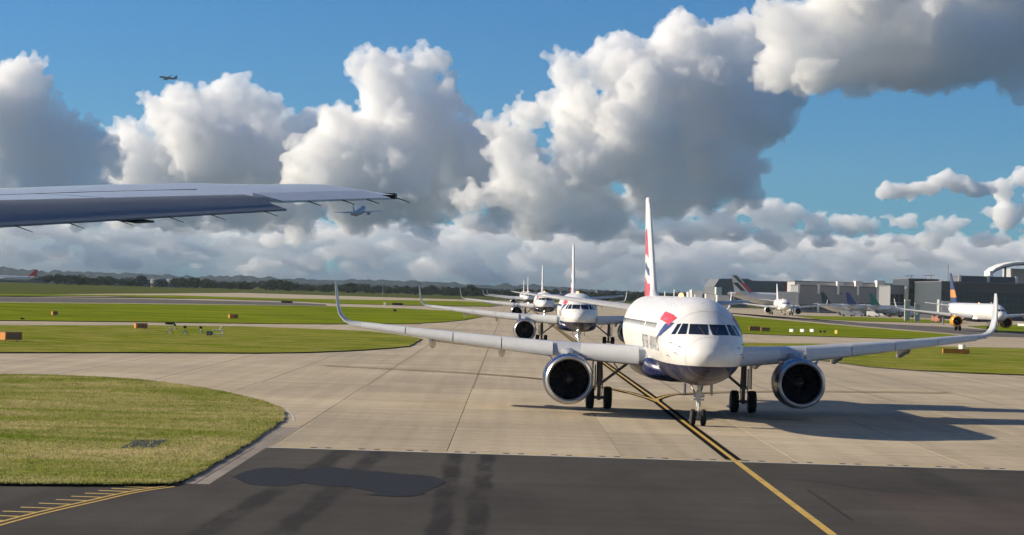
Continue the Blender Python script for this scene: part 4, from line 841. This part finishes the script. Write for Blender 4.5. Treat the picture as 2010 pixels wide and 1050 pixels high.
def van(u, v, y, w_m, label, turn=0, body='panel_white'):
    p = at(u, v, y); o = empty('service_van', (p.x, y, 0), turn); tag(o, label, 'van', 'service vehicles by the pier')
    rr = [[Vector((x, yy, z)) for x, z in ((-.95, .4), (-.98, 1.2), (-.85, h), (.85, h), (.98, 1.2), (.95, .4))] for yy, h in ((-2.5, 1.15), (-2.3, 1.3), (-1.5, 1.45), (-.9, 2.15), (2.4, 2.25), (2.5, 2.1))]
    MB().loft(rr).build('body', body, o, 30); MB().add([(-.75, -1.47, 1.5), (.75, -1.47, 1.5), (.72, -.98, 2.08), (-.72, -.98, 2.08)], [(0, 1, 2, 3)]).build('windscreen', 'glass_dark', o)
    for x in (-.9, .9):
        for yy in (-1.6, 1.5): wheel(o, (x, yy, .36), .36, .22, 0)
van(1714, 612, 880, 4, 'white van parked right of the green-finned jet tail', R(60)); van(1684, 612, 890, 4, 'white van below the blue fin', R(80)); van(1664, 612, 870, 4, 'pale grey van under the blue-finned jet', R(70), 'panel_light'); van(1841, 624, 700, 4, 'terracotta-red van left of the yellow engine', R(20), 'terracotta')
print('small', time.time()-T0)

# ================================================================== TREES AND HILLS
def leaf_mat(name, c):
    m = mat(name, c, .8, spec=.2); t = NT(m); n = t.noise(t.pos(), .25, 3); t.col(t.mix(t.ramp(n, [(.35, 0), (.65, 1)]), tuple(x*.55 for x in c), tuple(x*1.3 for x in c))); return m
leaf_mat('leaves', (.030, .044, .020)); mat('bark', (.06, .045, .03), .9); leaf_mat('wooded_hill', (.024, .036, .034))
g = np.random.default_rng(21)
def crown_arrays(c, rx, rz, n, size):
    d = g.normal(0, 1, (n, 3)); d /= np.linalg.norm(d, axis=1)[:, None]; lob = g.normal(0, 1, (7, 3)); lob /= np.linalg.norm(lob, axis=1)[:, None]
    k = .62+.38*np.max(d@lob.T, axis=1)**2; r_ = k*(.55+.45*g.random(n)**.4); p = c+d*r_[:, None]*np.array([rx, rx, rz])
    a = g.normal(0, 1, (n, 3)); b = g.normal(0, 1, (n, 3)); a *= size/np.linalg.norm(a, axis=1)[:, None]; b *= size/np.linalg.norm(b, axis=1)[:, None]
    return np.stack([p+a, p+b, p-a*.6-b*.6], 1)
def tri_mesh(name, V, m, parent=None):
    n = len(V); me = bpy.data.meshes.new(name); me.vertices.add(3*n); me.loops.add(3*n); me.polygons.add(n)
    me.vertices.foreach_set('co', np.ascontiguousarray(V, float).ravel()); me.loops.foreach_set('vertex_index', np.arange(3*n)); me.polygons.foreach_set('loop_start', np.arange(0, 3*n, 3)); me.update(); me.validate(); me.materials.append(MATS[m])
    o = bpy.data.objects.new(name, me); COL.objects.link(o)
    if parent: o.parent = parent
    return o
# the dark wood along the horizon: one mass
wood = []
for k in range(900):
    u = g.uniform(-150, 1500); y = g.uniform(1750, 2250) if u > 85 else g.uniform(2350, 2700); x = at(u, 560, y).x; hgt = g.uniform(4.5, 8.5)*(1+.35*noise.noise(Vector((u*.012, 1, 2)))); rx = hgt*g.uniform(.45, .75)
    wood.append(crown_arrays(np.array([x, y, hgt*.52]), rx, hgt*.5, 230, rx*.16))
wd = tri_mesh('wood', np.concatenate(wood), 'leaves'); tag(wd, 'dark mass of woodland along the horizon', 'woodland', kind='stuff')
def tree(u, vt, y, label, wide=.5):
    p = at(u, vt, y); h = p.z; o = empty('tree', (p.x, y, 0)); tag(o, label, 'tree', 'single trees on the horizon'); rx = h*wide
    mb = MB().tube((0, 0, 0), (.2, 0, h*.5), h*.035, h*.02, 8)
    for k in range(5): a = 2*PI*k/5; mb.tube((.1, 0, h*.32), (math.cos(a)*rx*.5, math.sin(a)*rx*.5, h*.68), h*.014, h*.006, 6)
    mb.build('trunk', 'bark', o); tri_mesh('crown', crown_arrays(np.array([0, 0, h*.62]), rx, h*.38, 700, rx*.13), 'leaves', o)
for u, v, y, l, w in ((552, 548, 2020, 'tall narrow tree standing out of the wood at left', .28), (560, 549, 2040, 'tall tree just right of the narrow one', .3), (925, 559, 1900, 'large dark round tree left of the queue fins', .5), (848, 559, 1980, 'round tree above the wood right of the wing tip', .5), (120, 539.5, 2000, 'round dark tree behind the pale square shed', .6), (278, 539.5, 2020, 'round dark tree left of the storage tanks', .6), (1202, 570.5, 1850, 'round dark tree left of the nearest fin', .45), (1090, 566.5, 2000, 'dark tree behind the third jet', .5)): tree(u, v, y, l, w)
def ridge(name, pts, y, depth, seed, amp, label=None):
    us = np.arange(-400, 2500, 4.0); hv = np.interp(us, [p[0] for p in pts], [p[1] for p in pts]); V = []; n = len(us); rows = [(-depth, 0), (-depth*.5, .55), (-depth*.2, .85), (0, 1), (depth*.4, .6)]
    for dy, k in rows:
        for u, v in zip(us, hv):
            p = at(u, v, y); z = max(1, p.z)*k + (amp*noise.fractal(Vector((u*.05, dy*.01, seed)), 1, 2, 5) if k else 0); V.append((p.x*(y+dy)/y, y+dy, z if k else -2))
    f = [(i*n+j, i*n+j+1, (i+1)*n+j+1, (i+1)*n+j) for i in range(len(rows)-1) for j in range(n-1)]
    o = mesh(name, V, f, 'wooded_hill', None, 180); tag(o, kind='structure'); return o
ridge('hills', [(-400, 512), (0, 524), (40, 528), (75, 531), (150, 533), (280, 537), (380, 543), (440, 542), (470, 541), (540, 545), (570, 547), (660, 550), (720, 549), (800, 551), (850, 553), (905, 556), (950, 560), (1000, 558), (1060, 560), (1130, 566), (1200, 571), (1300, 574), (1500, 580), (2500, 610)], 6500, 900, 3, 7)
ridge('hills', [(-400, 540), (200, 546), (400, 552), (700, 558), (950, 566), (1100, 570), (1200, 573), (1400, 577), (1650, 583), (2500, 612)], 4300, 600, 9, 5)
print('trees', time.time()-T0)

# ================================================================== CLOUDS
cm = bpy.data.materials.new('cloud'); cm.use_nodes = True
def cloud_mat(name, mfp, alb):
    m = bpy.data.materials.new(name); m.use_nodes = True; n = m.node_tree; n.nodes.clear(); out = n.nodes.new('ShaderNodeOutputMaterial'); vs = n.nodes.new('ShaderNodeVolumeScatter')
    vs.inputs['Color'].default_value = (*alb, 1); vs.inputs['Density'].default_value = 1/mfp; vs.inputs['Anisotropy'].default_value = .1; n.links.new(vs.outputs[0], out.inputs['Volume']); MATS[name] = m; return m
bmt = bmesh.new(); bmesh.ops.create_icosphere(bmt, subdivisions=2, radius=1); ICO_V = np.array([v.co[:] for v in bmt.verts]); ICO_F = np.array([[v.index for v in f.verts] for f in bmt.faces]); bmt.free()
def fill_cloud(S, seed):
    return cloud_mesh([q for q in S if q[0].z-q[1] > 620], 3.5, 40, 14, W_, 1.0, ((70, 40, 0), (40, 30, 1)))
def cloud(blobs, Y, mfp_px, vox_px, alb=(.985, .985, .985), seed=1, flat=1.0, kids=9, disp=((80, 52, 0), (36, 24, 1), (20, 20, 0), (10, 11, 0), (5, 6, 0)), base=None, zmin=None):
    rn = random.Random(seed); k = Y/F; S = []
    for u, v, r_ in blobs:
        c = at(u, v, Y+rn.uniform(-.6, .6)*r_*k); Rr = r_*k; S.append((c, Rr))
        for i in range(kids):
            d = Vector((rn.gauss(0, 1), rn.gauss(0, 1), rn.gauss(.35, .8))).normalized(); r2 = Rr*rn.uniform(.25, .5); c2 = c+Vector((d.x, d.y, d.z*flat))*Rr*.92; S.append((c2, r2))
            for j in range(3):
                d2 = (d+Vector((rn.gauss(0, .7), rn.gauss(0, .7), rn.gauss(.2, .7)))).normalized(); S.append((c2+Vector((d2.x, d2.y, d2.z*flat))*r2*.9, r2*rn.uniform(.3, .5)))
    return cloud_mesh(S, k, vox_px, mfp_px, alb, flat, disp)
def cloud_mesh(S, k, vox_px, mfp_px, alb, flat, disp):
    V = np.concatenate([ICO_V*np.array([r_, r_, r_*.95*flat])+np.array(c[:]) for c, r_ in S]); nv = len(ICO_V); Fc = np.concatenate([ICO_F+i*nv for i in range(len(S))])
    me = bpy.data.meshes.new('cloud'); me.vertices.add(len(V)); me.loops.add(Fc.size); me.polygons.add(len(Fc)); me.vertices.foreach_set('co', V.ravel()); me.loops.foreach_set('vertex_index', Fc.ravel()); me.polygons.foreach_set('loop_start', np.arange(0, Fc.size, 3)); me.update()
    o = bpy.data.objects.new('cloud', me); COL.objects.link(o); o.modifiers.new('r', 'REMESH'); o.modifiers[0].mode = 'VOXEL'; o.modifiers[0].voxel_size = vox_px*k
    def remesh(): r_ = o.modifiers.new('r', 'REMESH'); r_.mode = 'VOXEL'; r_.voxel_size = vox_px*k
    for q_, (sz, stg, kind) in enumerate(disp):
        if q_ == 2: remesh()
        tx = bpy.data.textures.new('t', 'CLOUDS'); tx.noise_scale = sz*k; tx.noise_depth = 2 if kind else 3; d = o.modifiers.new('d', 'DISPLACE'); d.texture = tx; d.texture_coords = 'GLOBAL'; d.strength = stg*k; d.mid_level = .5
        if kind: tx.noise_basis = 'VORONOI_F1'; d.strength = -stg*k; d.mid_level = .35
    remesh()
    dg = bpy.context.evaluated_depsgraph_get(); me2 = bpy.data.meshes.new_from_object(o.evaluated_get(dg)); o.modifiers.clear(); o.data = me2
    nm = f'cloud_{mfp_px}_{round(k, 3)}_{alb[0]}'
    if nm not in MATS: cloud_mat(nm, mfp_px*k, alb)
    me2.materials.clear(); me2.materials.append(MATS[nm]); tag(o, kind='structure'); print('cloud', len(me2.polygons), round(time.time()-T0, 1)); return o
W_ = (.993, .993, .993)
cloud([(440, 215, 58), (330, 225, 52), (300, 203, 28), (520, 240, 48), (580, 255, 35), (420, 300, 95), (540, 320, 90), (330, 320, 75), (250, 350, 60), (470, 390, 70), (350, 400, 60), (590, 390, 70), (620, 300, 45), (600, 340, 60), (230, 300, 50), (245, 265, 38), (640, 255, 45), (260, 400, 60)], 17000, 25, 2.6, W_, 3)
cloud([(700, 135, 30), (765, 140, 48), (840, 120, 40), (870, 190, 45), (765, 215, 72), (690, 275, 75), (830, 245, 68), (880, 290, 65), (640, 320, 70), (780, 330, 90), (930, 310, 60), (960, 270, 45), (1000, 330, 60), (700, 390, 70), (830, 390, 60), (600, 340, 60), (920, 370, 55), (990, 400, 45)], 16000, 25, 2.6, W_, 5)
cloud([(1110, 140, 42), (1180, 130, 42), (1330, 85, 60), (1400, 80, 46), (1250, 160, 78), (1130, 225, 60), (1400, 175, 98), (1250, 265, 115), (1400, 285, 105), (1490, 235, 68), (1150, 320, 75), (1300, 365, 75), (1400, 365, 55), (1080, 370, 60), (1000, 370, 50), (930, 390, 40), (1010, 290, 50), (960, 250, 30), (1040, 230, 40), (1060, 420, 50), (1470, 130, 62), (1510, 70, 50), (1490, 180, 60), (1180, 420, 60), (1440, 330, 60), (1540, 190, 50)], 15000, 25, 2.6, W_, 7)
cloud([(1560, 60, 70), (1530, 130, 55), (1600, 140, 55), (1680, 85, 95), (1800, 95, 92), (1900, 90, 85), (1990, 90, 80), (1600, 130, 50), (1690, 155, 45), (1750, 135, 55), (1850, 150, 45), (1700, -30, 100), (1900, -40, 110), (2080, 30, 110)], 12000, 32, 3, W_, 9)
cloud([(40, 160, 52), (10, 230, 85), (60, 290, 85), (150, 280, 50), (195, 315, 46), (-60, 200, 90), (100, 330, 60), (40, 380, 70), (170, 380, 60), (-70, 330, 90)], 13000, 25, 2.6, W_, 12)
rq = random.Random(77)
cloud([(1855, 352, 26), (1880, 362, 24), (1830, 366, 22)]+[(rq.uniform(1725, 1935), 0, rq.uniform(10, 20)) for _ in range(0)]+[(u_, 378-22*math.exp(-((u_-1860)/55)**2)+rq.uniform(-5, 7), rq.uniform(11, 21)) for u_ in range(1728, 1940, 11)], 22000, 14, 2.0, W_, 15, .8, 7, ((40, 20, 0), (16, 9, 1), (8, 7, 0), (4, 4, 0)))
cloud([(1965+rq.uniform(0, 70), 335+rq.uniform(0, 95), rq.uniform(13, 26)) for _ in range(14)], 23000, 14, 2.0, W_, 16, .8, 7, ((40, 20, 0), (16, 9, 1), (8, 7, 0), (4, 4, 0)))
rb = random.Random(4); near_bank, far_bank = [], []
for k in range(150):
    u = rb.uniform(-140, 1560); v = rb.uniform(385, 460); near_bank.append((u, v+(u-1005)*.02, rb.uniform(16, 40)))
for k in range(75):
    u = rb.uniform(1480, 2130); v = rb.uniform(415, 480); near_bank.append((u, v, rb.uniform(12, 28)))
for k in range(330):
    u = rb.uniform(-160, 2160); v = rb.uniform(440, 552); far_bank.append((u, v+(u-1005)*.0306, rb.uniform(16, 42)))
last_bank = [(rb.uniform(-200, 2200), rb.uniform(455, 572), rb.uniform(34, 66)) for k in range(480)]; last_bank = [(u, v+(u-1005)*.0306, r_) for u, v, r_ in last_bank]
cloud(last_bank, 62000, 60, 4, W_, 31, .4, 4, ((50, 16, 0), (20, 9, 1)))
cloud(near_bank, 28000, 24, 2.6, W_, 21, .55, 6, ((40, 24, 0), (18, 12, 1), (10, 9, 0), (5, 5, 0)))
cloud(far_bank, 44000, 38, 3, W_, 22, .45, 5, ((36, 18, 0), (14, 9, 1), (7, 6, 0)))
for k in range(7):  # unseen clouds added overhead to whiten the fill light
    az = R(70+26*k); el = R(38+14*(k % 3)); dist = 4200; c = Vector((math.sin(az)*math.cos(el), math.cos(az)*math.cos(el), math.sin(el)))*dist; rn = random.Random(80+k)
    fill_cloud([(c+Vector((rn.gauss(0, 600), rn.gauss(0, 600), rn.gauss(0, 120))), rn.uniform(220, 480)) for _ in range(9)], 80+k)
# unseen cumulus added beside and behind the camera to lift the fill light
for k in range(20):
    az = R(64+11*k); dist = 7000+1400*(k % 3); zc = (1250, 2100, 2900)[k % 3]; c = Vector((math.sin(az)*dist, math.cos(az)*dist, zc)); rn = random.Random(50+k)
    fill_cloud([(c+Vector((rn.gauss(0, 800), rn.gauss(0, 800), rn.gauss(0, 330))), rn.uniform(280, 620)) for _ in range(10)], 50+k)

# ================================================================== HAZE
hz = MB().box(-9400, 9400, -600, 9400, -3, 560).build('haze', None); tag(hz, 'thin pale haze over the airfield', 'haze', kind='stuff')
hm = bpy.data.materials.new('haze'); hm.use_nodes = True; n = hm.node_tree; n.nodes.clear(); out = n.nodes.new('ShaderNodeOutputMaterial'); pv = n.nodes.new('ShaderNodeVolumePrincipled')
pv.inputs['Color'].default_value = (.62, .80, 1.0, 1); pv.inputs['Density'].default_value = 2.6e-5; pv.inputs['Anisotropy'].default_value = .2; n.links.new(pv.outputs[0], out.inputs['Volume']); hz.data.materials.append(hm)
print('done', time.time()-T0)
